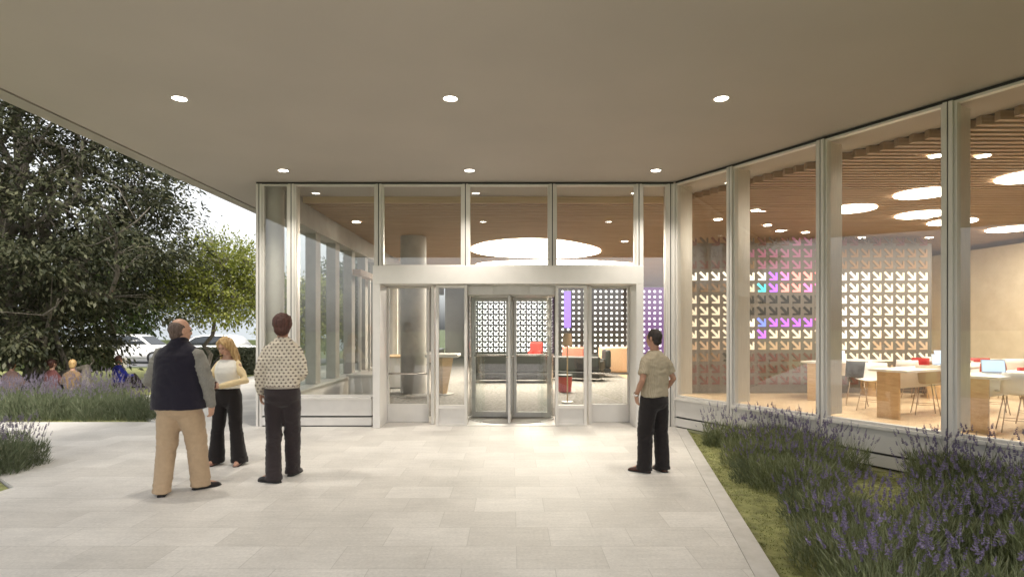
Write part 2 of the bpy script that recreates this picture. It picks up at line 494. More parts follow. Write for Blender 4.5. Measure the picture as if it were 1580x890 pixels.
# local x runs along the wall towards the viewer, local y points indoors
ds = [0.0, 1.26] + [1.26 + 1.515 * k for k in range(1, 7)]
def mull_local(par, d, z0, z1, fin_d):
    m = MB(); m.box(d - MW, d - .007, -.07, .06, z0, z1); m.box(d + .007, d + MW, -.07, .06, z0, z1)
    m.box(d - .0065, d + .0065, -.06, .05, z0, z1, 1)
    o = m.build('mullion', [M_frame, M_dark], par)
    m = MB(); m.box(d - .03, d + .03, .063, .063 + fin_d, .55, z1 - .01); m.build('fin', M_fin, o)
for d in ds: mull_local(sw, d + (.03 if d == 0 else 0), 0, ZC - .035, .30)
L = ds[-1]
m = MB(); m.box(.08, L, -.05, .06, ZC - .034, ZC - .006); m.build('head_reveal', M_dark, sw)
for a, b_ in zip(ds[:-1], ds[1:]):
    a2 = a + (.082 if a == 0 else .052)
    pane(sw, a2, b_ - .052, .52, zt, y=0)
    base_run(sw, a2, b_ - .052, y=0)

# side front on the lawn side: piers with tall windows between
sf = thing('lobby_side_wall', 'side wall of the lobby with grey piers and tall windows towards the lawn', 'wall', (0, 0, 0))
m = MB(); m.box(-4.46, -4.06, 11.0, 35.9, 3.72, ZC - .004); m.build('lintel_band', M_pier, sf)
m = MB(); m.box(-4.46, -4.06, 11.0, 35.9, -.05, .50); m.build('sill_wall', M_white, sf)
box('sill_board', M_laminate, sf, -4.48, -3.98, 11.0, 35.9, .502, .53)
yy = 12.75
prev = 11.0
while yy < 35:
    box('pier', M_pier, sf, -4.36, -4.14, yy - .16, yy + .16, .531, 3.719)
    box('window_pane', M_glass, sf, -4.35, -4.338, prev, yy - .161, .531, 3.719)
    prev = yy + .161; yy += 1.42
box('corner_beam', M_wood_slat, sf, -3.9, -3.7, 14.6, 19.5, 3.02, 3.16)
box('partition_post', M_concrete, sf, -3.86, -3.70, 19.3, 19.46, .02, 3.0)
for k in range(4): box('partition_post', M_frame, sf, -3.83, -3.77, 14.9 + k * 1.0, 14.96 + k * 1.0, .02, 3.0)

# inside walls
def wall_thing(label, x0, x1, y0, y1, z0, z1, m, name='interior_wall'):
    o = box(name, m, None, x0, x1, y0, y1, z0, z1); tag(o, label, 'wall'); return o
wall_thing('white back wall of the lobby behind the far screens', -4.0, 19.6, 35.9, 36.1, .014, ZC - .01, M_white)
wall_thing('far side wall of the reading room', 19.82, 20.0, 2.0, 36.0, -.04, ZC - .01, M_wall)
mb = MB(); mb.prism([(13.25, 19.2), (13.75, 15.7), (13.95, 15.7), (13.45, 19.2)], .014, 4.0)
tag(mb.build('plaster_wall', M_wall), 'warm beige plaster wall behind the reading tables', 'wall')
wall_thing('grey partition beyond the beige plaster wall', 14.2, 19.8, 19.5, 19.7, .014, 4.0, M_pier)
wall_thing('beige partition between the arrow screen and the plaster wall', 11.02, 13.3, 19.4, 19.6, .014, 4.0, M_wall)

# timber slat ceiling
sl = thing('slat_ceiling', 'timber slat ceiling hung indoors behind the glass', 'ceiling', (0, 0, 0))
m = MB()
SB, ST = EYE + 2.44, EYE + 2.545
y = 4.6
y = 4.6 + .0
while y < 34.5:
    xs = wall_x(y) + .98
    x0 = xs if y < 11.53 else -4.03
    m.box(x0, 19.7, y, y + .085, SB, ST)
    y += .1672
m.build('slats', M_wood_slat, sl)
box('lit_edge_board', two_tone('lit tone timber edge', (.58, .42, .25), (.70, .53, .34), 5, .55, stretch=(.25, 8, 8), bump=.1), sl, -4.03, 3.2, 11.50, 11.525, SB - .012, ST + .03)  # paler timber copy paints the daylight on the front slat's face
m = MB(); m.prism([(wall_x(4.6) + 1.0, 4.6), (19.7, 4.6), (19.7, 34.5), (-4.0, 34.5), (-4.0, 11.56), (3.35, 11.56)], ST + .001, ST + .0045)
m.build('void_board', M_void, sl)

# columns
def column(name, label, x, y, r, m, z1=ZC - .012):
    mb = MB(); mb.cyl(x, y, .013, z1, r, n=40); o = mb.build(name, m); tag(o, label, 'column'); return o
column('concrete_column', 'round concrete column just inside the glass corner beside the lawn', -4.27, 10.72, .17, M_concrete)
column('concrete_column', 'round grey concrete column in the lobby behind the entrance portal', -2.6, 15.8, .34, M_pier, ST - .11)
# ------------------------------------------------------------------ entrance portal
PC = -.05
po = thing('entrance_portal', 'pale painted metal portal framing the entrance doors', 'portal', (0, 0, 0))
X0, X1, PY0, PY1 = -2.378, 2.268, 10.2, 10.98
box('portal_leg', M_portal, po, X0, X0 + .125, PY0, PY1, 0.0, PTOP - .312, .004)
box('portal_leg', M_portal, po, X1 - .125, X1, PY0, PY1, 0.0, PTOP - .312, .004)
box('portal_header', M_portal, po, X0, X1, PY0, PY1, PTOP - .31, PTOP, .004)
SO = PTOP - .314
# fixed side lights each side of the revolving door
def side_light(x0, x1, label):
    t = thing('side_light', label, 'glazed panel', (0, 0, 0), 0, 'fixed glazed panels beside the revolving door')
    y = 10.84
    box('base_panel', M_panel, t, x0, x1, y - .03, y + .03, .003, .33, .003)
    box('glass_pane', M_glass_door, t, x0 + .03, x1 - .03, y - .006, y + .006, .332, SO - .03)
    m = MB(); m.box(x0, x0 + .03, y - .03, y + .03, .332, SO); m.box(x1 - .03, x1, y - .03, y + .03, .332, SO)
    m.box(x0 + .03, x1 - .03, y - .03, y + .03, SO - .03, SO)
    m.build('pane_frame', M_frame, t)
    m = MB(); m.tube([(x0 + .03, y - .055, .885), (x1 - .03, y - .055, .885)], .016, 12); m.build('push_bar', M_chrome, t)
side_light(X0 + .126, -1.50, 'fixed glazed panel of the portal on the lawn side with a cross bar')
side_light(1.40, X1 - .126, 'fixed glazed panel of the portal on the planting bed side with a cross bar')

# ------------------------------------------------------------------ revolving door
DX, DY, DR = 0.0, 11.32, .80
rd = thing('revolving_door', 'grey framed revolving door at the middle of the portal', 'revolving door', (DX, DY, 0))
for sx in (-1, 1):
    # flat glazed cheek with a low box at the front of the drum
    xa, xb = sorted((sx * .775, sx * 1.325)); y = 10.47 - DY
    fr = MB()
    fr.box(xa, xa + .05, y - .04, y + .04, .003, SO); fr.box(xb - .05, xb, y - .04, y + .04, .003, SO)
    fr.box(xa + .05, xb - .05, y - .04, y + .04, .003, .035); fr.box(xa + .05, xb - .05, y - .04, y + .04, .30, .36)
    fr.box(xa + .05, xb - .05, y - .04, y + .04, SO - .05, SO)
    c = fr.build('cheek_frame', M_frame, rd, .003)
    box('cheek_glass', M_glass_door, c, xa + .051, xb - .051, y - .006, y + .006, .361, SO - .051)
    box('cheek_base', M_panel, c, xa + .051, xb - .051, y - .0, y + .03, .036, .299)
    # post outside the cheek
    xo = sx * 1.40
    box('post', M_frame, rd, xo - .028 + (0 if sx > 0 else 0), xo + .028, y + .10, y + .36, .003, SO, .003)
    # dark jamb behind the cheek's inner edge
    xj = sx * .80
    box('jamb', M_doorframe, rd, xj - .02, xj + .02, y + .045, y + .22, .003, 2.30, .003)
    # curved drum glass
    a0, a1 = (R(-48), R(48)) if sx > 0 else (R(132), R(228))
    n = 20; m = MB(); outer = []; inner = []
    for i in range(n + 1):
        a = a0 + (a1 - a0) * i / n
        outer.append((DR * math.cos(a), DR * math.sin(a))); inner.append(((DR - .014) * math.cos(a), (DR - .014) * math.sin(a)))
    m.prism(outer + inner[::-1], .03, 2.30); m.build('drum_glass', M_glass_door, rd)
    m = MB(); m.prism([(p[0] * 1.008, p[1] * 1.008) for p in outer] + [(p[0] * .99, p[1] * .99) for p in inner[::-1]], .004, .028)
    m.build('drum_kerb', M_portal, rd)
box('threshold_plate', M_panel, rd, -.774, .774, 10.42 - DY, 11.9 - DY, .003, .0115)
m = MB(); m.cyl(0, 0, 2.31, SO + .12, DR + .03, n=48); m.build('drum_ceiling', M_doorframe, rd)
box('drum_fascia', M_doorframe, rd, -.772, .772, 10.56 - DY, 10.60 - DY, 2.302, SO)
m = MB(); m.cyl(0, 0, .0125, .022, DR - .03, n=48); m.build('floor_mat', mat('entrance mat', (.33, .315, .29), .95, noise_amt=.3, noise_scale=120), rd)
m = MB(); m.cyl(0, 0, .024, 2.31, .045, n=20); m.build('centre_shaft', M_doorframe, rd)
for k in range(4):
    ang = R(-3 + 90 * k)
    rot = Matrix.Rotation(ang, 4, 'Z')
    r0, r1 = .05, DR - .04
    m = MB(); m.M = rot
    m.box(r0, r0 + .05, -.022, .022, .026, 2.29); m.box(r1 - .08, r1, -.022, .022, .026, 2.29)
    m.box(r0 + .05, r1 - .08, -.022, .022, 2.22, 2.29); m.box(r0 + .05, r1 - .08, -.022, .022, .026, .125)
    w = m.build('door_wing', M_doorframe, rd, .003)
    m = MB(); m.M = rot; m.box(r0 + .051, r1 - .081, -.005, .005, .126, 2.219); m.build('wing_glass', M_glass_door, w)
    m = MB(); m.M = rot
    m.tube([(r0 + .05, -.05, 1.19), (r1 - .05, -.05, 1.19)], .013, 10); m.tube([(r0 + .05, .05, 1.19), (r1 - .05, .05, 1.19)], .013, 10)
    m.build('push_bar', M_chrome, w)

# ------------------------------------------------------------------ lit screens with arrow cut-outs
def emis(name, c, s):
    return mat(name, c, .6, emit=c, estr=s)
A_cream = emis('lit cream', (.90, .79, .62), .25); A_white = emis('lit white', (1, .93, .82), .55)
A_tan = emis('lit tan', (.55, .39, .26), .12); A_dark = mat('unlit arrow', (.03, .026, .022), .6)
A_dim = mat('dim arrow', (.15, .115, .09), .6); A_pink = emis('lit pink', (.95, .22, .60), .6)
A_coral = emis('lit coral', (1, .30, .26), .7); A_purple = emis('lit purple', (.42, .13, .95), .7)
A_cyan = emis('lit cyan', (.08, .75, .85), .7); A_blue = emis('lit blue', (.16, .22, .9), .7)
A_dpink = emis('dim pink', (.40, .16, .25), .12); A_dtan = emis('dim tan', (.27, .17, .10), .10); A_dred = emis('dim red', (.17, .075, .06), .03)
AM = [A_cream, A_white, A_tan, A_dark, A_dim, A_pink, A_coral, A_purple, A_cyan, A_blue, A_dpink, A_dtan, A_dred]
CR, WH, TA, DK, DI, PK, CO, PU, CY, BL, DP, DT, DR_ = range(13)
ARROW = [(1, .86), (.81, .86), (.81, .37), (.18, 1.0), (.0, .82), (.63, .19), (.14, .19), (.14, 0), (1, 0)]
sc_ = thing('arrow_screen', 'dark screen with rows of cream and colourful arrow cut-outs in the reading room', 'screen', (0, 0, 0))
YS = 15.6
box('panel', M_screen, sc_, 4.50, 11.02, YS, YS + .12, .013, 3.94)
m = MB()
pitch = .3025
rr = random.Random(3)
def arrow_col(r, c):
    # r: row from the top, c: column from the lobby end
    if r <= 0: return DP if 9 <= c <= 11 else DI
    if r == 1: return DI if c < 5 else DP if c < 12 else DT
    if r == 2: return DI if c < 4 else DT if c < 6 else DP if c < 12 else DT
    if r == 3: return WH if c < 7 else PU if c == 7 else PK if c == 8 else CO if c < 12 else WH if c < 16 else CR
    if r == 4: return DT if c < 4 else CR if c < 6 else CY if c == 6 else PU if c == 7 else CO if c < 10 else PK if c < 12 else WH if c < 16 else CR
    if r in (5, 6): return CR if c < 4 else DK if c < 12 else WH if c < 16 else CR
    if r == 7: return CR if c < 4 else WH if c < 6 else BL if c == 6 else PU if c < 12 else WH if c < 16 else CR
    if r == 8: return CR if c < 4 else WH if c < 6 else PU if c < 8 else CR if c < 12 else WH if c < 16 else CR
    if r == 9: return TA if c < 4 else CR if c < 6 else TA if c < 12 else CR if c < 16 else TA
    if r == 10: return DT if c < 3 else DK if c < 5 else DR_ if c < 12 else CR
    if r == 11: return DR_ if c < 14 else TA
    return DR_
for c in range(21):
    for r in range(13):
        x = 4.62 + c * pitch; z = EYE + (HY - 426) / F * YS - .11 - (r - 3) * .3025
        s = .235
        mi = arrow_col(r, c)
        if mi == DI and rr.random() < .5: mi = DR_
        if mi in (PU, CO, PK) and rr.random() < .2: mi = rr.choice((PU, PK, CR))
        m.prism_y([(x + px * s, z + pz * s) for px, pz in ARROW], YS - .012, YS - .001, mi)
m.build('arrow_pattern', AM, sc_)

YA = 33.0
fs = thing('arrow_screen', 'black far screen with bright white arrow cut-outs seen through the revolving door', 'screen', (0, 0, 0))
box('panel', M_black, fs, -2.25, 2.45, YA, YA + .12, .3, 4.12)
m = MB(); s = .25
for c in range(15):
    for r in range(12):
        x = -2.15 + c * .302; z = 3.75 - r * .302
        m.prism_y([(x + (1 - px) * s, z + pz * s) for px, pz in ARROW][::-1], YA - .02, YA - .001)
m.build('arrow_pattern', emis('bright white cut-out', (1, .97, .92), 1.0), fs)
ds_ = thing('dotted_screen', 'dark grey far screen with rows of small bright squares', 'screen', (0, 0, 0))
def dotted(name, base, be, dot, ds):
    m = bpy.data.materials.new(name); m.use_nodes = True
    nt = m.node_tree; b = nt.nodes['Principled BSDF']; N = nt.nodes.new; L = nt.links.new
    tc = N('ShaderNodeTexCoord'); sp = N('ShaderNodeSeparateXYZ'); L(tc.outputs['Object'], sp.inputs[0])
    def mth(op, a, b_):
        x = N('ShaderNodeMath'); x.operation = op
        for i, v in enumerate((a, b_)):
            if isinstance(v, (int, float)): x.inputs[i].default_value = v
            else: L(v, x.inputs[i])
        return x.outputs[0]
    f = [mth('LESS_THAN', mth('ABSOLUTE', mth('SUBTRACT', mth('FRACT', mth('DIVIDE', sp.outputs[k], .302), 0), .5), 0), .2) for k in ('X', 'Z')]
    mk = mth('MULTIPLY', f[0], f[1])
    x1 = N('ShaderNodeMix'); x1.data_type = 'RGBA'; x1.inputs['A'].default_value = (*base, 1); x1.inputs['B'].default_value = (*dot, 1); L(mk, x1.inputs['Factor'])
    L(x1.outputs['Result'], b.inputs['Base Color']); L(x1.outputs['Result'], b.inputs['Emission Color'])
    r = N('ShaderNodeMapRange'); r.inputs['To Min'].default_value = be; r.inputs['To Max'].default_value = ds; L(mk, r.inputs[0]); L(r.outputs[0], b.inputs['Emission Strength'])
    b.inputs['Roughness'].default_value = .7
    return m
box('panel', dotted('grey dotted panel', (.17, .15, .14), 0.0, (1, .97, .92), 1.2), ds_, 2.55, 7.3, YA + .2, YA + .32, .302, 4.0)
box('panel', dotted('violet lit panel', (.20, .09, .26), .45, (1, .9, 1), 1.2), ds_, 7.31, 9.6, YA + .2, YA + .32, .302, 4.0)
vb = thing('video_banner', 'narrow lit violet banner hanging beside the dotted screen', 'banner', (0, 0, 0))
box('banner_sheet', emis('violet banner', (.25, .14, .85), .8), vb, 2.62, 2.95, 29.5, 29.53, 1.75, 3.55)
box('banner_rod', M_doorframe, vb, 2.57, 3.0, 29.49, 29.54, 3.552, 3.59)
box('banner_wire', M_doorframe, vb, 2.78, 2.79, 29.51, 29.52, 3.592, SB)

# ------------------------------------------------------------------ indoor light panels and small downlights
def ceiling_disc(x, y, rx, ry, label, rot=0, watts=60, wob=0.0):
    t = thing('light_panel', label, 'ceiling light', (x, y, SB - .003), rot, 'glowing light panels in the slat ceiling')
    n = 48; m = MB()
    pts = []
    for i in range(n):
        a = 2 * PI * i / n; k = 1 + wob * math.sin(2 * a + .6) + .5 * wob * math.sin(3 * a)
        pts.append((rx * k * math.cos(a), ry * k * math.sin(a)))
    m.prism([(p[0] * 1.0, p[1] * 1.0) for p in pts], -.012, 0); m.build('diffuser', M_disc, t)
    ld = bpy.data.lights.new('panel_lamp', 'AREA'); lo = bpy.data.objects.new('panel_lamp', ld); COL.objects.link(lo)
    ld.shape = 'ELLIPSE'; ld.size = rx * 1.9; ld.size_y = ry * 1.9; ld.energy = watts; ld.color = (1, .88, .72)
    lo.parent = t; lo.location = (0, 0, -.03)
    return t
h = SB - EYE
def disc_px(px, py, r, label, watts):
    y = F * h / (HY - py)
    return ceiling_disc((px - CX) / F * y, y, r, r, label, 0, watts)
ceiling_disc(.75, 18.4, 1.9, 2.3, 'large glowing oval light panel above the lobby seen over the portal', 0, 75, .10)
ceiling_disc(1.8, 22.6, 3.0, 1.5, 'long glowing oval light panel deeper in the lobby ceiling', 0, 75, .08)
disc_px(1426, 298, .47, 'round glowing light panel left of the second mullion from the edge, highest of its three', 30)
disc_px(1313, 322, .46, 'round glowing light panel farthest left in the reading room ceiling', 30)
disc_px(1421, 331, .47, 'round glowing light panel just below the highest one beside the mullion', 30)
disc_px(1469, 342, .47, 'round glowing light panel half hidden by the wide mullion', 30)
disc_px(1592, 272, .47, 'round glowing light panel cut by the edge of the view, nearest the glass', 30)
disc_px(1560, 353, .50, 'round glowing light panel above the beige plaster wall', 30)
disc_px(1700, 330, .50, 'round glowing light panel deep in the reading room', 30)
def small_lamp(px, py, where):
    y = F * h / (HY - py)
    t = thing('spot_lamp', 'small lit spot in the slat ceiling ' + where, 'ceiling light', ((px - CX) / F * y, y, SB - .002), 0, 'small spots in the slat ceiling')
    m = MB(); m.cyl(0, 0, -.012, 0, .085, n=20); m.build('lens', M_lens, t)
    m = MB(); m.cyl(0, 0, -.008, 0, .1, n=20); m.build('trim_ring', M_trim, t)
for a in ((1166, 324, 'at the left of the second splayed bay'), (1184, 347, 'below the brightest spot of the second splayed bay'), (1203, 356, 'at the middle of the second splayed bay'),
          (1243, 358, 'at the right of the second splayed bay'), (1444, 240, 'left of the wide mullion near the glass'), (1517, 240, 'right of the wide mullion near the glass'),
          (1108, 338, 'in the narrow splayed bay'), (1330, 366, 'above the arrow screen'), (1434, 366, 'above the end of the arrow screen'),
          (550, 342, 'over the lobby side windows, standing in for a mirrored downlight'), (964, 372, 'over the dotted screen')):  # the side-window spot is added for a soffit downlight mirrored in the glass
    small_lamp(*a)
# ------------------------------------------------------------------ vegetation
def quads(name, C, U, V, m, parent, tip=.0, jit=None):
    """one leaf-shaped face per row: centre C, half length U, half width V (a kite shape, folded a little)"""
    n = len(C)
    P = np.empty((n, 4, 3))
    P[:, 0] = C - U; P[:, 1] = C + V - U * .15; P[:, 2] = C + U; P[:, 3] = C - V - U * .15
    me = bpy.data.meshes.new(name)
    me.vertices.add(n * 4); me.vertices.foreach_set('co', P.reshape(-1))
    me.loops.add(n * 4); me.loops.foreach_set('vertex_index', np.arange(n * 4, dtype=np.int32))
    me.polygons.add(n); me.polygons.foreach_set('loop_start', np.arange(0, n * 4, 4, dtype=np.int32))
    me.polygons.foreach_set('loop_total', np.full(n, 4, dtype=np.int32))
    me.update(calc_edges=True)
    return link_mesh(name, me, m, parent)

def unit(a): return a / np.maximum(np.linalg.norm(a, axis=-1, keepdims=True), 1e-9)

def grow_tree(name, label, base, height, trunk_r, lean, crown_c, crown_r, n_limb, n_clu, n_leaf, leaf, spray, flat, mleaf, mbark, group=None,
              seed=1, limb_lo=.25, droop=.25, hollow=.45, zmin=.5, extra_limbs=()):
    rng = np.random.default_rng(seed)
    t = thing(name, label, 'tree', (base[0], base[1], -.05), 0, group)
    mb = MB(); nodes = []; rads = []
    cc = np.array(crown_c); cr = np.array(crown_r)
    def limb(p0, p1, r0, r1, n=7, wig=.25, sag=0.0):
        p0 = np.array(p0, float); p1 = np.array(p1, float); d = np.linalg.norm(p1 - p0); pts = []
        w = rng.normal(0, wig * d * .12, (n + 1, 3)); w[0] = 0; w[-1] *= .3
        for i in range(n + 1):
            s = i / n
            q = p0 + (p1 - p0) * s + w[i] * math.sin(PI * min(1, s + .1)); q[2] += sag * d * math.sin(PI * s)
            pts.append(q)
        rr = [r0 + (r1 - r0) * (i / n) ** .8 for i in range(n + 1)]
        mb.tube([tuple(q) for q in pts], rr, 7 if r0 > .03 else 4)
        return pts, rr
    tp, tr = limb((0, 0, 0), (lean[0], lean[1], height * .82), trunk_r, trunk_r * .22, 10, .35)
    nodes += tp[2:]; rads += tr[2:]
    for a, b_, r0 in extra_limbs:
        p, r = limb(a, b_, r0, min(.012, r0), 9, .5); nodes += p[2:]; rads += r[2:]
    for k in range(n_limb):
        s = limb_lo + (1 - limb_lo) * (k + .5) / n_limb
        i = min(len(tp) - 2, int(s * 10))
        a = 2.39996 * k + rng.uniform(-.4, .4); el = rng.uniform(-.35, .75)
        d = np.array([math.cos(a) * math.cos(el), math.sin(a) * math.cos(el), math.sin(el)])
        tgt = cc + d * cr * rng.uniform(.55, .85)
        tgt[2] = max(tgt[2], zmin + .4)
        p, r = limb(tp[i], tgt, tr[i] * .62, tr[i] * .13 + .008, 8, .45, .06)
        nodes += p[2:]; rads += r[2:]
        for q in range(2):
            j = rng.integers(3, 7)
            tg2 = np.array(p[j]) + rng.normal(0, 1, 3) * cr * .38
            p2, r2 = limb(p[j], tg2, r[j] * .6, .012, 5, .4); nodes += p2[1:]; rads += r2[1:]
    nodes = np.array(nodes); rads = np.array(rads)
    d = unit(rng.normal(0, 1, (n_clu, 3)))
    lump = np.array([1 + .22 * noise.noise(Vector(v) * 2.3 + Vector((seed, 0, 0))) for v in d])[:, None]
    rad = (hollow + (1 - hollow) * rng.random((n_clu, 1)) ** .55)
    P = cc + d * cr * rad * lump
    P = P[P[:, 2] > zmin]
    Cs, Us = [], []
    for q in P:
        i = int(np.argmin(np.linalg.norm(nodes - q, axis=1) + .3 * rads))
        a = nodes[i]
        mid = (a + q) / 2 + rng.normal(0, .08, 3) + np.array([0, 0, .1])
        mb.tube([tuple(a), tuple(mid), tuple(q)], [min(.02, rads[i] * .6), .011, .004], 3)
        out = unit(np.array([q - cc + rng.normal(0, .5, 3)]))[0]
        k = rng.integers(int(n_leaf * .6), int(n_leaf * 1.4))
        o = rng.normal(0, 1, (k, 3)) * np.array([spray, spray, spray * flat]) * .55
        o[:, 2] -= droop * np.linalg.norm(o[:, :2], axis=1) ** 2 / spray
        Cs.append(q + o + out * spray * .2)
        u = unit(unit(o) * .8 + out * .5 + rng.normal(0, .45, (k, 3)) + np.array([0, 0, -droop])); Us.append(u)
    C = np.concatenate(Cs); U = np.concatenate(Us)
    nrm = unit(rng.normal(0, .55, C.shape) + np.array([0, 0, 1.0]) + .35 * unit(C - cc))
    V = unit(np.cross(U, nrm))
    sz = leaf * rng.uniform(.6, 1.35, (len(C), 1))
    mb.build('trunk', mbark, t)
    quads('crown', C, U * sz, V * sz * .42, mleaf, t)
    return t

M_bark = two_tone('grey bark', (.07, .06, .045), (.17, .15, .12), 6, .9, stretch=(3, 3, .5), bump=.8)
M_leaf_dark = leaf_mat('dark foliage', [(.022, .028, .012), (.038, .044, .021), (.062, .066, .033), (.14, .14, .08)], .30)
M_leaf_bright = leaf_mat('bright foliage', [(.14, .17, .03), (.24, .27, .05), (.36, .37, .11)], .5)
M_leaf_mid = leaf_mat('mid foliage', [(.035, .055, .015), (.06, .085, .022), (.09, .12, .03)], .4)

grow_tree('spreading_tree', 'huge dark spreading tree with twisted grey limbs reaching above the canopy edge', (-12.5, 15.6), 10.5, .42, (-.8, .2),
          (-.6, 0, 5.1), (4.2, 4.0, 5.2), 17, 780, 120, .070, .55, .42, M_leaf_dark, M_bark, seed=5, limb_lo=.12, droop=.30, hollow=.35, zmin=.75,
          extra_limbs=(((2.9, -1.3, .02), (-.6, .2, 2.6), .15), ((0, 0, 1.2), (-2.2, -2.8, 6.8), .2), ((0, 0, 1.8), (4.0, -1.6, 4.6), .13), ((0, 0, 1.4), (-3.6, -2.6, 3.6), .14), ((.2, 0, 1.0), (2.6, -2.6, 2.4), .1)))
grow_tree('small_tree', 'young bright green tree with a slim trunk beside the far pale building', (-9.9, 19.4), 4.9, .10, (.15, 0),
          (.35, 0, 3.25), (1.75, 1.6, 1.55), 11, 360, 46, .065, .36, .7, M_leaf_bright, M_bark, seed=11, limb_lo=.5, droop=.1, hollow=.3, zmin=2.0)
grow_tree('garden_tree', 'leafy green tree outside the first lobby side windows', (-8.6, 24.5), 4.1, .10, (.1, 0),
          (0, 0, 2.6), (1.7, 1.6, 1.45), 11, 250, 34, .085, .42, .7, M_leaf_bright, M_bark, 'trees seen through the lobby side windows', seed=21, limb_lo=.35, hollow=.3, zmin=1.2)
grow_tree('garden_tree', 'darker green tree outside the farther lobby side windows', (-7.6, 29.5), 5.4, .14, (-.1, 0),
          (0, 0, 3.2), (2.0, 2.0, 2.1), 11, 420, 34, .10, .5, .7, M_leaf_mid, M_bark, 'trees seen through the lobby side windows', seed=31, limb_lo=.3, hollow=.3, zmin=.9)
grow_tree('garden_tree', 'tall tree far behind the young tree beside the pale building', (-24, 36), 8.0, .2, (0, 0),
          (0, 0, 4.6), (3.2, 3, 3.4), 12, 480, 36, .14, .7, .6, M_leaf_mid, M_bark, seed=41, limb_lo=.25, hollow=.3, zmin=1.2)

# lavender
M_lav_leaf = leaf_mat('lavender leaves', [(.125, .15, .065), (.20, .225, .11), (.30, .32, .20)], .4, .7)
M_lav_leaf_grey = leaf_mat('grey lavender leaves', [(.09, .115, .06), (.14, .165, .09), (.20, .22, .14)], .25, .7)
M_lav_flower = leaf_mat('lavender flowers', [(.13, .105, .20), (.20, .165, .28), (.28, .235, .35), (.14, .12, .17)], .2, .7)
M_lav_flower_pale = leaf_mat('pale lavender flowers', [(.15, .125, .18), (.22, .19, .25), (.30, .27, .32)], .25, .7)

def lavender_proto(seed, rad, hgt, n_stem, n_blade, mleaf, mflow, spike=.075, pet=.011):
    """returns meshes (foliage, flowers) of one clump centred on the origin"""
    rng = np.random.default_rng(seed)
    # blades
    Cs, Us, Vs = [], [], []
    a = rng.uniform(0, 2 * PI, n_blade); r = rad * .75 * np.sqrt(rng.random(n_blade))
    root = np.stack([r * np.cos(a), r * np.sin(a), rng.random(n_blade) ** 1.3 * hgt * .55], 1)
    lean = np.stack([np.cos(a) * r / rad * .75, np.sin(a) * r / rad * .75, np.full(n_blade, 1.0)], 1) + rng.normal(0, .32, (n_blade, 3))
    u = unit(lean); ln = rng.uniform(.025, .06, (n_blade, 1)) * (hgt / .55)
    v = unit(np.cross(u, rng.normal(0, 1, (n_blade, 3)))) * rng.uniform(.0028, .0052, (n_blade, 1)) * (hgt / .55)
    Cs.append(root + u * ln); Us.append(u * ln); Vs.append(v)
    # flower stems: two long slivers each
    a = rng.uniform(0, 2 * PI, n_stem); r = rad * .7 * np.sqrt(rng.random(n_stem))
    p0 = np.stack([r * np.cos(a) * .55, r * np.sin(a) * .55, np.zeros(n_stem)], 1)
    d = unit(np.stack([np.cos(a) * r / rad * .55, np.sin(a) * r / rad * .55, np.ones(n_stem)], 1) + rng.normal(0, .10, (n_stem, 3)))
    L_ = hgt * rng.uniform(.72, 1.12, (n_stem, 1))
    tipv = p0 + d * L_
    bend = rng.normal(0, .02, (n_stem, 3)); bend[:, 2] = 0
    mid = (p0 + tipv) / 2 + bend
    for q0, q1 in ((p0, mid), (mid, tipv)):
        uu = (q1 - q0) / 2
        for ax in ((1, 0, 0), (0, 1, 0)):
            vv = unit(np.cross(uu, np.array(ax) + rng.normal(0, .1, uu.shape))) * .0019
            Cs.append((q0 + q1) / 2); Us.append(uu * 1.05); Vs.append(vv)
    # leaves up the stems
    k = 5
    for j in range(k):
        s = rng.uniform(.12, .62, (n_stem, 1)); q = p0 + (tipv - p0) * s
        u = unit(d + rng.normal(0, .45, d.shape)); ln = rng.uniform(.014, .03, (n_stem, 1))
        Cs.append(q + u * ln); Us.append(u * ln); Vs.append(unit(np.cross(u, rng.normal(0, 1, u.shape))) * .0032)
    fol = (np.concatenate(Cs), np.concatenate(Us), np.concatenate(Vs))
    # flower spikes: whorls of small petals
    Cs, Us, Vs = [], [], []
    up = unit(tipv - mid)
    sp = spike * rng.uniform(.6, 1.3, (n_stem, 1))
    for w in range(6):
        s = (w - .5) / 5.5
        fat = (1.0 - .55 * s) * (.35 if w == 0 else 1)
        for j in range(6):
            u = unit(rng.normal(0, 1, up.shape) * 1.0 + up * .7)
            side = unit(u - up * np.sum(u * up, 1, keepdims=True))
            c = tipv + up * sp * s * (1.25 if w else .0) + side * pet * .75 * fat
            Cs.append(c); Us.append(u * pet * fat * 1.15); Vs.append(unit(np.cross(u, rng.normal(0, 1, u.shape))) * pet * .62 * fat)
    flo = (np.concatenate(Cs), np.concatenate(Us), np.concatenate(Vs))
    t = thing('lavender_clump', None, None)
    quads('stems', *fol, mleaf, t)
    quads('flowers', *flo, mflow, t)
    return t

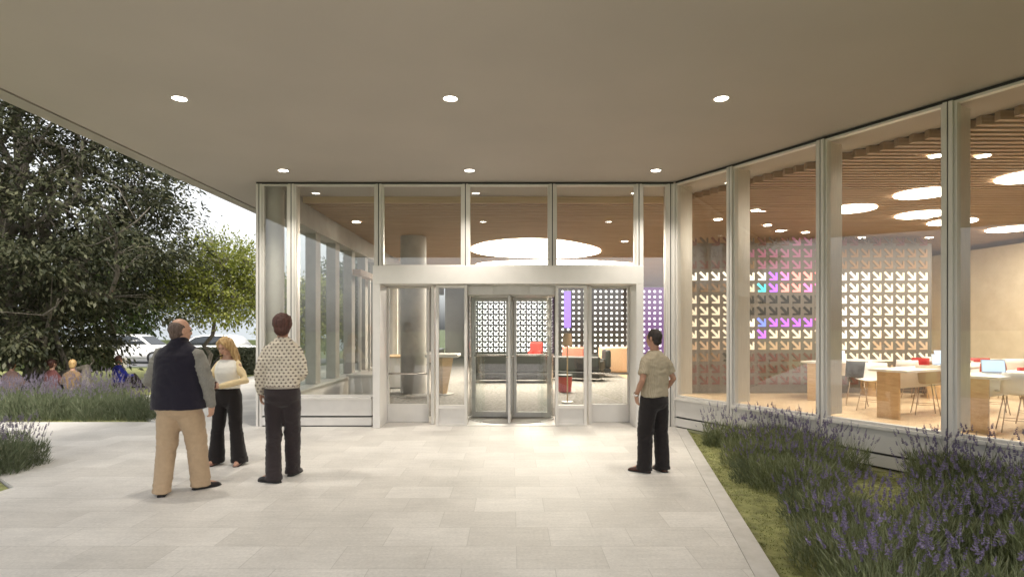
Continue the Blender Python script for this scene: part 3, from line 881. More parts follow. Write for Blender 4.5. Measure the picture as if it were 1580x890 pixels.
protos = [lavender_proto(100 + i, .34, .56, 27, 1500, M_lav_leaf, M_lav_flower, .06, .0095) for i in range(3)]
protos.append(lavender_proto(150, .33, .50, 26, 1500, M_lav_leaf_grey, M_lav_flower, .055, .009))
protos.append(lavender_proto(151, .36, .62, 34, 1500, M_lav_leaf, M_lav_flower, .075, .0095))
protos_l = [lavender_proto(200 + i, .36, .60, 46, 2000, M_lav_leaf_grey, M_lav_flower_pale, .065, .0095) for i in range(3)]
used_p = set()
ORD = ['first', 'second', 'third', 'fourth', 'fifth', 'sixth', 'seventh', 'eighth', 'ninth', 'tenth', 'eleventh', 'twelfth', 'thirteenth', 'fourteenth', 'fifteenth', 'sixteenth', 'seventeenth', 'eighteenth', 'nineteenth', 'twentieth']
def put_lav(pl, x, y, sc, label, group, sz=None):
    k = random.randrange(len(pl)); o = pl[k]
    if (id(pl), k) not in used_p: used_p.add((id(pl), k))
    else: o = copy_tree(o)
    o.location = (x, y, -.035); o.rotation_euler = (0, 0, random.uniform(0, 6.28)); s = sc * random.uniform(.94, 1.06)
    o.scale = (s, s, (sz or sc) * random.uniform(.95, 1.08))
    tag(o, label, 'lavender', group)

rows = {
 'back row of the patch nearest the entrance': [(1083, 684, .62), (1112, 686, .85), (1150, 690, 1.0), (1192, 694, 1.05), (1236, 699, 1.1), (1278, 707, 1.0)],
 'middle row of the patch nearest the entrance': [(1138, 716, 1.0), (1183, 722, 1.08), (1228, 728, 1.05), (1272, 730, 1.0), (1308, 727, .85)],
 'front row of the patch nearest the entrance': [(1150, 740, .8), (1196, 752, 1.0), (1238, 762, 1.0), (1276, 758, .9)],
 'narrow row beside the paving border': [(1240, 796, .8), (1285, 815, .9), (1335, 830, .9)],
 'row against the glass wall beyond open moss': [(1432, 752, .85), (1462, 745, 1.0), (1500, 750, 1.1), (1540, 757, 1.12), (1580, 768, 1.1), (1625, 780, 1.1)],
 'second row in front of the glass wall': [(1440, 800, .9), (1487, 800, 1.05), (1533, 806, 1.1), (1580, 815, 1.1), (1630, 830, 1.1)],
 'row crossing lower part of bed': [(1262, 866, .9), (1325, 892, 1.0), (1385, 872, .95), (1440, 862, 1.0), (1500, 868, 1.05), (1560, 885, 1.05), (1620, 900, 1.05)],
 'nearest row cut by lower view edge': [(1250, 940, .9), (1310, 965, 1.0), (1380, 960, 1.0), (1450, 955, 1.0), (1525, 965, 1.0), (1600, 990, 1.05)],
}
for rn, pts in rows.items():
    for i, (px, py, s) in enumerate(pts):
        x, y = gp(px, py)
        x = max(x, edge_x(y) + .42 * s); x = min(x, wall_x(y) - .30 * s)
        put_lav(protos, x, y, s, 'purple lavender, ' + ORD[i] + ' from paving, ' + rn, 'purple lavender in the bed along the glass wall')
# long hedge-like bed on the lawn side
for rname, yb, n, x0, x1, s in (('front row', 11.25, 15, -13.2, -6.95, 1.12), ('middle row', 12.0, 15, -14.0, -7.6, 1.1), ('rear row', 12.85, 14, -14.8, -8.6, 1.14)):
    for i in range(n):
        x = x0 + (x1 - x0) * i / (n - 1) + random.uniform(-.08, .08)
        put_lav(protos_l, x, yb + random.uniform(-.08, .12), s * random.uniform(.92, 1.08), 'pale lavender, ' + ORD[i] + ' from the lawn end, ' + rname + ' under spreading tree', 'pale lavender under the spreading tree')
for i, (px, py, s, w) in enumerate(((0, 728, 1.0, 'fullest clump'), (42, 716, .8, 'small clump nearest the paving'), (-45, 735, 1.0, 'clump farthest from the paving'), (12, 700, .9, 'clump behind the others'))):
    x, y = gp(px, py)
    put_lav(protos_l, x, y, s, 'grey green lavender, ' + w + ' in the near bed on the lawn side', 'lavender in the near bed on the lawn side')

# short moss blades over the bed (uncountable)
def blades(name, region, n, hgt, m, label):
    rng = np.random.default_rng(9)
    x = rng.uniform(region[0], region[1], n); y = rng.uniform(region[2], region[3], n)
    ok = (x > edge_x(y) + .02) & (x < wall_x(y) - .08)
    x, y = x[ok], y[ok]; k = len(x)
    z = np.array([-.03 + .03 * noise.noise(Vector((a, b_, -.03)) * 1.7) + .015 * noise.noise(Vector((a, b_, -.03)) * 6) for a, b_ in zip(x, y)])
    u = unit(np.stack([rng.normal(0, .8, k), rng.normal(0, .8, k), np.ones(k)], 1)); ln = rng.uniform(.4, 1, (k, 1)) * hgt
    v = unit(np.cross(u, rng.normal(0, 1, (k, 3)))) * .0035
    o = quads(name, np.stack([x, y, z], 1) + u * ln * .8, u * ln, v, m, None)
    tag(o, label, 'ground cover', None, 'stuff')
blades('grass', (1.3, 6.5, 3.6, 10.2), 52000, .014, leaf_mat('moss blades', [(.14, .155, .04), (.22, .235, .07), (.32, .33, .13)], .3, .8), 'short mossy grass between the lavender')

# clipped hedge beyond the path, seen behind the woman and through the side windows
def hedge(label, x0, x1, y0, y1, z1, n, m):
    rng = np.random.default_rng(77)
    t = thing('hedge', label, 'hedge', ((x0 + x1) / 2, (y0 + y1) / 2, -.05))
    cx, cy = (x0 + x1) / 2, (y0 + y1) / 2
    mb = MB(); mb.box(x0 - cx + .1, x1 - cx - .1, y0 - cy + .1, y1 - cy - .1, 0, z1 - .08); mb.build('hedge_core', mat('hedge core', (.085, .095, .06), .9), t)
    C = np.stack([rng.uniform(x0 - cx, x1 - cx, n), rng.uniform(y0 - cy, y1 - cy, n), rng.uniform(.02, z1, n)], 1)
    f = rng.integers(0, 4, n)
    C[f == 0, 1] = y0 - cy + rng.uniform(-.03, .1, (f == 0).sum()); C[f == 1, 1] = y1 - cy; C[f == 2, 2] = z1 + rng.uniform(-.08, .03, (f == 2).sum()); 
    g = f == 3; C[g, 0] = np.where(rng.random(g.sum()) < .5, x0 - cx, x1 - cx)
    u = unit(rng.normal(0, 1, C.shape)); v = unit(np.cross(u, rng.normal(0, 1, C.shape)))
    sz = rng.uniform(.045, .09, (n, 1))
    quads('leaves', C, u * sz, v * sz * .5, m, t)
hedge('low clipped grey green hedge beyond the path behind the woman', -13.5, -9.75, 22.6, 23.4, .98, 12000, leaf_mat('hedge leaves', [(.08, .09, .06), (.12, .135, .09), (.17, .18, .125)], .2, .7))
hedge('long clipped hedge running beyond the side windows of the lobby', -9.0, -5.2, 35.5, 36.2, 2.0, 14000, MATS['hedge leaves'])
hedge('low dark hedge along the road under the spreading tree', -40, -17, 24.6, 25.4, .95, 20000, M_leaf_mid)

# ------------------------------------------------------------------ far buildings
def far_building(label, x0, x1, y0, y1, z1, m, mw, nx, nz, zs):
    t = thing('far_building', label, 'building', ((x0 + x1) / 2, y0, -.06))
    cx = (x0 + x1) / 2; w = x1 - x0
    box('walls', m, t, -w / 2, w / 2, 0, y1 - y0, 0, z1)
    box('parapet', MATS['pale base panel'], t, -w / 2 - .15, w / 2 + .15, -.15, y1 - y0 + .15, z1 + .002, z1 + .35)
    box('base_band', MATS['park ground'], t, -w / 2 - .05, w / 2 + .05, -.06, -.003, .0, .9)
    for j in range(nz):
        for i in range(nx):
            xx = -w / 2 + w * (i + .5) / nx; zz = zs + j * 3.1
            f = box('window', M_frame, t, xx - w / nx * .36, xx + w / nx * .36, -.05, -.003, zz, zz + 1.5)
            box('window_glass', mw, f, xx - w / nx * .33, xx + w / nx * .33, -.07, -.051, zz + .08, zz + 1.42)
M_far = mat('pale blue render', (.42, .46, .52), .8, noise_amt=.04, noise_scale=.4)
M_farglass = mat('far window glass', (.30, .35, .41), .15)
far_building('long pale blue grey building beyond the road behind the young tree', -34, -13.5, 46, 58, 5.4, M_far, M_farglass, 10, 1, 2.9)
far_building('grey building half hidden behind the spreading tree', -78, -38, 52, 66, 6.8, M_far, M_farglass, 14, 2, 1.4)
# low retaining wall with a rail along the road
wl_ = box('boundary_wall', M_concrete, None, -60, -17.2, 26.3, 26.6, -.06, .42); tag(wl_, 'low pale boundary wall along the road', 'wall')
# ------------------------------------------------------------------ vehicles on the road
M_tyre = mat('tyre rubber', (.02, .02, .02), .8)
M_carglass = mat('car window', (.03, .035, .04), .08)
M_rim = mat('wheel rim', (.5, .5, .5), .35, .8)
M_tail = mat('red lamp glass', (.45, .02, .02), .25)
M_head = mat('clear lamp glass', (.75, .75, .72), .15)
def car(label, x, y, rz, paint):
    t = thing('parked_car', label, 'car', (x, y, -.05), rz, 'cars on the road')
    # side outline, extruded with narrowing cabin
    lower = [(-2.1, .32), (-2.15, .55), (-2.1, .80), (-1.85, .92), (1.0, .95), (1.75, .84), (2.1, .68), (2.15, .45), (2.05, .28)]
    m = MB()
    def prof(pts, w0, w1, z0, z1):
        rings = []
        for sgn in (-1, -.9, .9, 1):
            k = 1.0 if abs(sgn) < 1 else .96
            rings.append([(p[0] * k, sgn * (w0 + (w1 - w0) * (p[1] - z0) / (z1 - z0)), p[1] * (1 if k == 1 else .985)) for p in pts])
        return rings
    m.rings(prof(lower, .88, .82, .28, .95))
    m.build('body', paint, t)
    cab = [(-1.75, .90), (-1.35, 1.36), (-.9, 1.46), (.1, 1.46), (.55, 1.36), (1.15, .92)]
    m = MB(); m.rings(prof(cab, .80, .60, .9, 1.46)); m.build('roof', paint, t)
    side = [(-1.45, .97), (-1.15, 1.34), (-.85, 1.40), (.05, 1.40), (.45, 1.32), (.95, .97)]
    for s in (-1, 1):
        m = MB()
        a = [(p[0], s * (.80 - .2 * (p[1] - .9) / .56 + .012), p[1]) for p in side]; b_ = [(q[0], q[1] - s * .03, q[2]) for q in a]
        m.rings([b_, a] if s > 0 else [a, b_]); m.build('side_window', M_carglass, t)
    m = MB(); m.add([(1.16, -.66, .95), (1.16, .66, .95), (.60, .56, 1.36), (.60, -.56, 1.36), (1.13, -.66, .93), (1.13, .66, .93), (.57, .56, 1.34), (.57, -.56, 1.34)],
                    [(0, 1, 2, 3), (7, 6, 5, 4), (0, 4, 5, 1), (1, 5, 6, 2), (2, 6, 7, 3), (3, 7, 4, 0)]); m.build('windscreen', M_carglass, t)
    for sx in (-1.32, 1.32):
        for s in (-1, 1):
            w = MB(); w.tube([(sx, s * .70, .31), (sx, s * .89, .31)], .31, 20); wo = w.build('wheel', M_tyre, t)
            r_ = MB(); r_.tube([(sx, s * .885, .31), (sx, s * .895, .31)], .20, 16); r_.build('rim', M_rim, wo)
    for s in (-1, 1):
        box('headlight', M_head, t, 2.02, 2.13, s * .62 - .16, s * .62 + .16, .60, .72)
        box('tail_light', M_tail, t, -2.15, -2.06, s * .66 - .14, s * .66 + .14, .66, .80)
    return t
M_cw = mat('white car paint', (.78, .78, .77), .25); M_cs = mat('silver car paint', (.5, .52, .54), .25, .4)
for (px, py, y, rz, lb, p) in ((210, 0, 30.5, .05, 'white car on the road seen under the dark tree limbs', M_cw), (325, 0, 29.0, 3.2, 'white car partly hidden behind the blonde woman', M_cw), (95, 0, 31.5, .05, 'silver car on the road farther from the young tree', M_cs)):
    car(lb, (px - CX) / F * y, y, rz, p)

# ------------------------------------------------------------------ lobby furniture
def rounded(mb, x0, x1, y0, y1, z0, z1, r=.06, n=5, mi=0):
    rings = []
    def ring(ins, z):
        pts = []
        for cx_, cy_, a0 in ((x1 - r, y1 - r, 0), (x0 + r, y1 - r, PI / 2), (x0 + r, y0 + r, PI), (x1 - r, y0 + r, 1.5 * PI)):
            for i in range(n + 1):
                a = a0 + PI / 2 * i / n
                pts.append((cx_ + (r - ins) * math.cos(a), cy_ + (r - ins) * math.sin(a), z))
        return pts
    for k in range(n + 1):
        a = PI / 2 * k / n; rings.append(ring(r * (1 - math.sin(a)) * .999, z0 + r * (1 - math.cos(a))))
    for k in range(n + 1):
        a = PI / 2 * (1 - k / n); rings.append(ring(r * (1 - math.sin(a)) * .999, z1 - r * (1 - math.cos(a))))
    mb.rings(rings, mi)
M_leather = mat('black upholstery', (.022, .02, .02), .45, bump=.15, noise_scale=30)
M_red = mat('red upholstery', (.45, .035, .03), .7); M_coral = mat('coral upholstery', (.62, .17, .12), .8)
M_tan = mat('tan upholstery', (.62, .42, .27), .85, noise_amt=.06, noise_scale=20)
def sofa(label, x, y, rz, w, dpt, m, hb=.9, hs=.44, group=None, name='sofa', arms=True):
    t = thing(name, label, 'sofa' if w > 1.3 else 'armchair', (x, y, FL), rz, group)
    a = MB(); rounded(a, -w / 2, w / 2, -dpt / 2, dpt / 2, .10, hs - .12, .05); a.build('seat_base', m, t)
    n = max(1, round(w / .8))
    for i in range(n):
        a = MB(); x0 = -w / 2 + .12 + (w - .24) * i / n; x1 = -w / 2 + .12 + (w - .24) * (i + 1) / n
        rounded(a, x0 + .005, x1 - .005, -dpt / 2 + .2, dpt / 2, hs - .118, hs + .03, .05); a.build('seat_cushion', m, t)
    a = MB(); rounded(a, -w / 2, w / 2, -dpt / 2, -dpt / 2 + .20, hs - .117, hb, .07); a.build('backrest', m, t)
    if arms:
        for s in (-1, 1):
            a = MB(); xa, xb = sorted((s * w / 2, s * (w / 2 - .13))); rounded(a, xa, xb, -dpt / 2 + .205, dpt / 2, hs - .116, hs + .2, .05); a.build('armrest', m, t)
    for sx in (-1, 1):
        for sy in (-1, 1):
            a = MB(); a.cyl(sx * (w / 2 - .1), sy * (dpt / 2 - .1), 0, .12, .018, n=10); a.build('leg', M_chrome, t)
    return t
sofa('long black lobby sofa with its back to the revolving door', .0, 18.9, 0, 2.3, .95, M_leather)
sofa('black lobby sofa turned at an angle beside the long one', 2.05, 19.6, R(-20), 1.9, .9, M_leather, hb=.80)
sofa('red armchair behind the black sofas', .98, 24.2, R(165), .52, .6, M_red, name='armchair', hb=1.15, hs=.6)
sofa('coral armchair beside the angled black sofa', 2.2, 22.2, R(150), .9, .8, M_coral, name='armchair', hb=1.0)
sofa('black tub armchair next to the tan block seat', 3.0, 21.0, R(90), .9, .9, M_leather, name='armchair', hb=.95)
bs = thing('block_seat', 'large tan upholstered block seat against the dotted screen', 'seat', (4.0, 22.6, FL), R(8))
a = MB(); rounded(a, -.6, .6, -.45, .45, .06, 1.0, .08); a.build('seat', M_tan, bs)
box('base', M_black, bs, -.5, .5, -.38, .38, 0, .058)
a = MB(); rounded(a, .45, .85, -.62, -.47, .30, .72, .06); a.build('cushion', mat('pale pink cushion', (.66, .45, .38), .9), bs)
st_ = thing('red_stool', 'small dark red stool near the drum of the revolving door', 'stool', (1.42, 15.8, FL))
a = MB(); a.cyl(0, 0, .02, .42, .17, .2, 24); a.build('body', M_red, st_); a = MB(); a.cyl(0, 0, .422, .47, .205, n=24); a.build('seat', M_leather, st_)
ht = thing('high_table', 'white topped high table on a tapered timber pedestal', 'table', (-1.75, 15.3, FL))
a = MB(); rounded(a, -.42, .42, -.42, .42, .96, 1.05, .04); a.build('tabletop', M_laminate, ht)
a = MB(); a.cyl(0, 0, .03, .96, .10, .26, 4, smooth=False); a.build('pedestal', M_tablewood, ht)
a = MB(); a.cyl(0, 0, 0, .028, .28, n=24); a.build('foot_plate', M_doorframe, ht)
rc = thing('reception_counter', 'pale boxy counter beside the lobby side windows', 'counter', (-3.35, 13.9, FL))
box('front_panel', M_panel, rc, -.32, .32, -.5, .5, .02, .62, .004); box('countertop', M_laminate, rc, -.36, .36, -.54, .54, .623, .66, .004)
box('kick', M_black, rc, -.28, .28, -.46, .46, 0, .018)
rc = thing('display_counter', 'white display counter deeper along the lobby side windows', 'counter', (-3.3, 17.6, FL))
box('front_panel', M_laminate, rc, -.35, .35, -.7, .7, .02, .86, .004); box('countertop', M_tablewood, rc, -.4, .4, -.75, .75, .863, .90, .004)
box('kick', M_black, rc, -.3, .3, -.65, .65, 0, .018)
# plant-like floor lamp seen through the cheek glass
fl = thing('floor_lamp', 'slim timber floor lamp in the lobby behind the door post', 'lamp', (1.28, 13.6, FL))
a = MB(); a.cyl(0, 0, 0, .025, .14, n=24); a.build('base', M_doorframe, fl); a = MB(); a.cyl(0, 0, .026, 1.35, .016, n=10); a.build('stem', M_tablewood, fl)
a = MB(); a.cyl(0, 0, 1.30, 1.58, .12, .09, 24); a.build('shade', M_tan, fl)

# ------------------------------------------------------------------ reading room tables, chairs, laptops
nin = Vector((.879, .477, 0)); TANG = math.atan2(nin.y, nin.x)
def table(label, x, y, ln, w=.72, hgt=.92, pw=.40):
    # local x runs indoors along the table; the end panel faces the glass
    t = thing('work_table', label, 'table', (x, y, FL), TANG, 'long tables in the reading room')
    box('tabletop', M_laminate, t, -.02, ln, -w / 2, w / 2, hgt - .045, hgt, .004)
    for k, xx in enumerate((0.0, ln - .09)):
        box('end_panel', M_tablewood, t, xx, xx + .055, -pw / 2, pw / 2, 0, hgt - .047, .003)
    box('modesty_panel', M_laminate, t, .06, ln - .1, -.02, .02, .55, hgt - .047)
    return t
M_shell_w = mat('white chair shell', (.78, .76, .73), .4); M_shell_k = mat('black chair shell', (.03, .028, .028), .5)
M_shell_t = mat('tan chair shell', (.46, .40, .31), .6); M_shell_r = mat('red chair shell', (.42, .03, .03), .45)
M_leg = mat('copper steel leg', (.45, .36, .28), .35, .8)
def chair_proto(m):
    t = thing('shell_chair', None, None)
    hs = .62
    # shell: curved sheet with thickness
    prof = [(.21, hs + .0), (.16, hs - .012), (0, hs - .02), (-.15, hs - .01), (-.20, hs + .03), (-.225, hs + .12), (-.245, hs + .24), (-.262, hs + .36)]
    n = 10; top = []; 
    for k, (yy, zz) in enumerate(prof):
        w = .225 if k < 5 else .225 - .008 * (k - 5)
        row = []
        for i in range(n + 1):
            u = -1 + 2 * i / n
            lift = .035 * u * u if k < 4 else 0; fwd = .05 * u * u if k >= 4 else 0
            row.append((u * w, yy + fwd, zz + lift))
        top.append(row)
    bm = bmesh.new(); vs = [[bm.verts.new(p) for p in r] for r in top]
    for k in range(len(vs) - 1):
        for i in range(n): bm.faces.new((vs[k][i], vs[k][i + 1], vs[k + 1][i + 1], vs[k + 1][i]))
    me = bpy.data.meshes.new('seat_shell'); bm.to_mesh(me); bm.free()
    for p in me.polygons: p.use_smooth = True
    o = link_mesh('seat_shell', me, m, t)
    s_ = o.modifiers.new('thick', 'SOLIDIFY'); s_.thickness = .012
    for sx in (-1, 1):
        for sy in (-1, 1):
            a = MB(); a.tube([(sx * .12, sy * .11, hs - .03), (sx * .21, sy * .20, 0)], .009, 8); a.build('leg', M_leg, t)
    a = MB()
    a.tube([(-.18, -.172, .2), (.18, -.172, .2)], .006, 6); a.tube([(-.18, .172, .2), (.18, .172, .2)], .006, 6)
    a.build('foot_rail', M_leg, t)
    return t
cp = {k: chair_proto(m) for k, m in (('white', M_shell_w), ('black', M_shell_k), ('tan', M_shell_t), ('red', M_shell_r))}
cused = set()
def chair(kind, x, y, rz, label):
    o = cp[kind]
    if kind in cused: o = copy_tree(o)
    cused.add(kind)
    o.location = (x, y, FL); o.rotation_euler = (0, 0, rz); tag(o, label, 'chair', 'shell chairs in the reading room')
def laptop(label, pos, rz, mscreen):
    t = thing('laptop', label, 'laptop', pos, rz, 'laptops on the tables')
    box('base', M_chrome, t, -.17, .17, -.12, .12, .001, .016, .003)
    m = MB(); m.M = Matrix.Translation((0, .12, .016)) @ Matrix.Rotation(R(-18), 4, 'X')
    m.box(-.17, .17, -.004, .006, .0, .23); sc = m.build('lid', M_rim, t)
    m = MB(); m.M = Matrix.Translation((0, .12, .016)) @ Matrix.Rotation(R(-18), 4, 'X')
    m.box(-.158, .158, -.0065, -.0045, .012, .218); m.build('display', mscreen, sc)
M_disp = emis('lit display', (.35, .45, .65), .6)
def tpos(tx, ty, u, v):
    return (tx + math.cos(TANG) * u - math.sin(TANG) * v, ty + math.sin(TANG) * u + math.cos(TANG) * v)
T1 = (7.55, 9.72); T2 = (7.07, 11.18); T3 = (7.12, 13.95); T4 = (9.4, 14.6)
T = [('long table nearest the glass corner of the view with a broad timber end panel', T1, 3.2), ('long white table with a timber end panel behind the tan chair', T2, 2.6),
     ('white table in front of the arrow screen, farthest from the glass', T3, 2.2), ('white table near the beige plaster wall', (10.2, 14.3), 2.4)]
for lb, p, ln in T: table(lb, p[0], p[1], ln)
def ch(kind, tp, u, v, face, label, dr=0):
    x, y = tpos(tp[0], tp[1], u, v); chair(kind, x, y, TANG + (0 if face > 0 else PI) + dr, label)
def cpx(kind, px, y, rz, label): chair(kind, (px - CX) / F * y, y, rz, label)
cpx('tan', 1428, 11.75, TANG - .9, 'tan shell chair right of the timber table end, back to the glass')
cpx('black', 1322, 13.2, TANG - 1.0, 'black shell chair left of the timber table end')
cpx('white', 1345, 12.3, 2.2, 'white shell chair between the black chair and the timber table end')
cpx('white', 1400, 13.6, TANG - 1.1, 'white shell chair behind the tan one')
cpx('red', 1412, 14.4, 2.0, 'red shell chair behind the long white table')
cpx('white', 1270, 14.6, 1.2, 'white shell chair farthest left before the dark screen')
cpx('white', 1566, 9.75, TANG - 1.0, 'white shell chair right of the nearest timber table end')
cpx('red', 1592, 10.6, 2.4, 'red shell chair at the edge of the view by the nearest table')
cpx('red', 1535, 11.9, 2.6, 'red shell chair behind the grey laptop')
cpx('white', 1505, 12.4, 2.4, 'white shell chair left of the grey laptop')
cpx('white', 1440, 15.2, TANG - 1.0, 'white shell chair before the end of the arrow screen')
cpx('white', 1380, 16.0, 2.4, 'white shell chair before the cream arrows')
cpx('red', 1508, 14.6, TANG - 1.0, 'red shell chair at the table near the plaster wall')
cpx('white', 1560, 14.2, TANG - 1.0, 'white shell chair at the table near the plaster wall')
for lb, tp, u, v, dr in (('open grey laptop on the nearest table', T1, .75, .0, -.45), ('open laptop with a blue screen on the long white table', T2, 2.2, .1, -.3), ('open laptop on the table near the plaster wall', (10.2, 14.3), .4, .0, -.3), ('open laptop on the table before the arrow screen', T3, .9, 0, -.3)):
    x, y = tpos(tp[0], tp[1], u, v); laptop(lb, (x, y, FL + .921), dr, M_disp)
# ------------------------------------------------------------------ people
def remesh(mb, name, m, parent, vox, smooth=6, wr=0.0, seed=0, freq=(7, 7, 11), fn=None):
    me = bpy.data.meshes.new(name); me.from_pydata(mb.v, [], mb.f); me.update()
    o = bpy.data.objects.new(name + '_work', me); COL.objects.link(o)
    r = o.modifiers.new('r', 'REMESH'); r.mode = 'VOXEL'; r.voxel_size = vox; r.use_smooth_shade = True
    if smooth:
        s = o.modifiers.new('s', 'SMOOTH'); s.iterations = smooth; s.factor = .5
    dg = bpy.context.evaluated_depsgraph_get()
    out = bpy.data.meshes.new_from_object(o.evaluated_get(dg))
    bpy.data.objects.remove(o); bpy.data.meshes.remove(me)
    out.name = name
    if wr or fn:
        n = len(out.vertices); co = np.empty(n * 3); no = np.empty(n * 3)
        out.vertices.foreach_get('co', co); out.vertices.foreach_get('normal', no)
        co = co.reshape(-1, 3); no = no.reshape(-1, 3)
        if wr:
            d = np.array([noise.noise(Vector((p[0] * freq[0] + seed, p[1] * freq[1], p[2] * freq[2]))) * .65 +
                          (abs(noise.noise(Vector((p[0] * freq[0] * 2.1, p[1] * freq[1] * 2.1 + seed, p[2] * freq[2] * 2.4)))) - .25) * .75 for p in co])
            w = 1.0 if fn is None else np.array([fn(p) for p in co])
            co = co + no * (d * wr * w)[:, None]
        out.vertices.foreach_set('co', co.reshape(-1)); out.update()
    out.polygons.foreach_set('use_smooth', [True] * len(out.polygons))
    out.materials.clear()
    return link_mesh(name, out, m, parent)

def oval(c, rx, ry, z, yaw=0.0, n=28, e=2.3):
    pts = []
    for i in range(n):
        a = 2 * PI * i / n; ca, sa = math.cos(a), math.sin(a)
        x = rx * math.copysign(abs(ca) ** (2 / e), ca); y = ry * math.copysign(abs(sa) ** (2 / e), sa)
        pts.append((c[0] + x * math.cos(yaw) - y * math.sin(yaw), c[1] + x * math.sin(yaw) + y * math.cos(yaw), z))
    return pts

def hand(mb, wrist, d, palm_n, thumb_side, curl=.5, s=1.0):
    d = Vector(d).normalized(); pn = Vector(palm_n); pn = (pn - d * pn.dot(d)).normalized(); w = d.cross(pn)
    if w.dot(Vector(thumb_side)) < 0: w = -w                       # w points to the thumb side
    wr = Vector(wrist); rings = []
    for t_, hw, ht in ((-.02, .026, .02), (.01, .030, .019), (.04, .040, .017), (.075, .042, .015), (.092, .038, .012)):
        c = wr + d * t_ * s
        rings.append([c + (w * hw * math.cos(2 * PI * i / 14) + pn * ht * math.sin(2 * PI * i / 14)) * s for i in range(14)])
    mb.rings(rings)
    for k, (off, ln) in enumerate(((.029, .070), (.010, .080), (-.010, .074), (-.028, .058))):
        p = wr + (d * .082 + w * off) * s; pts = [p - d * .02 * s]; ang = curl * .35; pts.append(p)
        for j in range(3):
            dd = d * math.cos(ang) + pn * math.sin(ang); p = p + dd * ln * (.42, .33, .25)[j] * s; pts.append(p); ang += curl * .9
        mb.tube(pts, [.0095 * s, .0095 * s, .009 * s, .0082 * s, .007 * s], 8, round_caps=True)
    p = wr + (d * .018 + w * .024) * s
    mb.tube([p - w * .015 * s, p + (w * .022 + d * .022 + pn * .008) * s, p + (w * .032 + d * .05 + pn * .02) * s, p + (w * .03 + d * .072 + pn * .03) * s],
            [.013 * s, .0125 * s, .0105 * s, .008 * s], 8, round_caps=True)

def skin_mat(name, c):
    m = mat(name, c, .5, noise_amt=.06, noise_scale=30, bump=.05, bump_scale=200)
    b = m.node_tree.nodes['Principled BSDF']
    b.inputs['Subsurface Weight'].default_value = .12; b.inputs['Subsurface Radius'].default_value = (.012, .005, .003)
    return m
M_skin = skin_mat('fair skin', (.50, .29, .20)); M_skin2 = skin_mat('tanned skin', (.40, .215, .14))
M_eye = mat('eye', (.06, .04, .03), .15); M_lip = mat('lips', (.42, .15, .13), .45)
def hair_mat(name, c1, c2):
    return two_tone(name, c1, c2, 26, .55, stretch=(2.2, 2.2, .25), bump=.7, bscale=60)

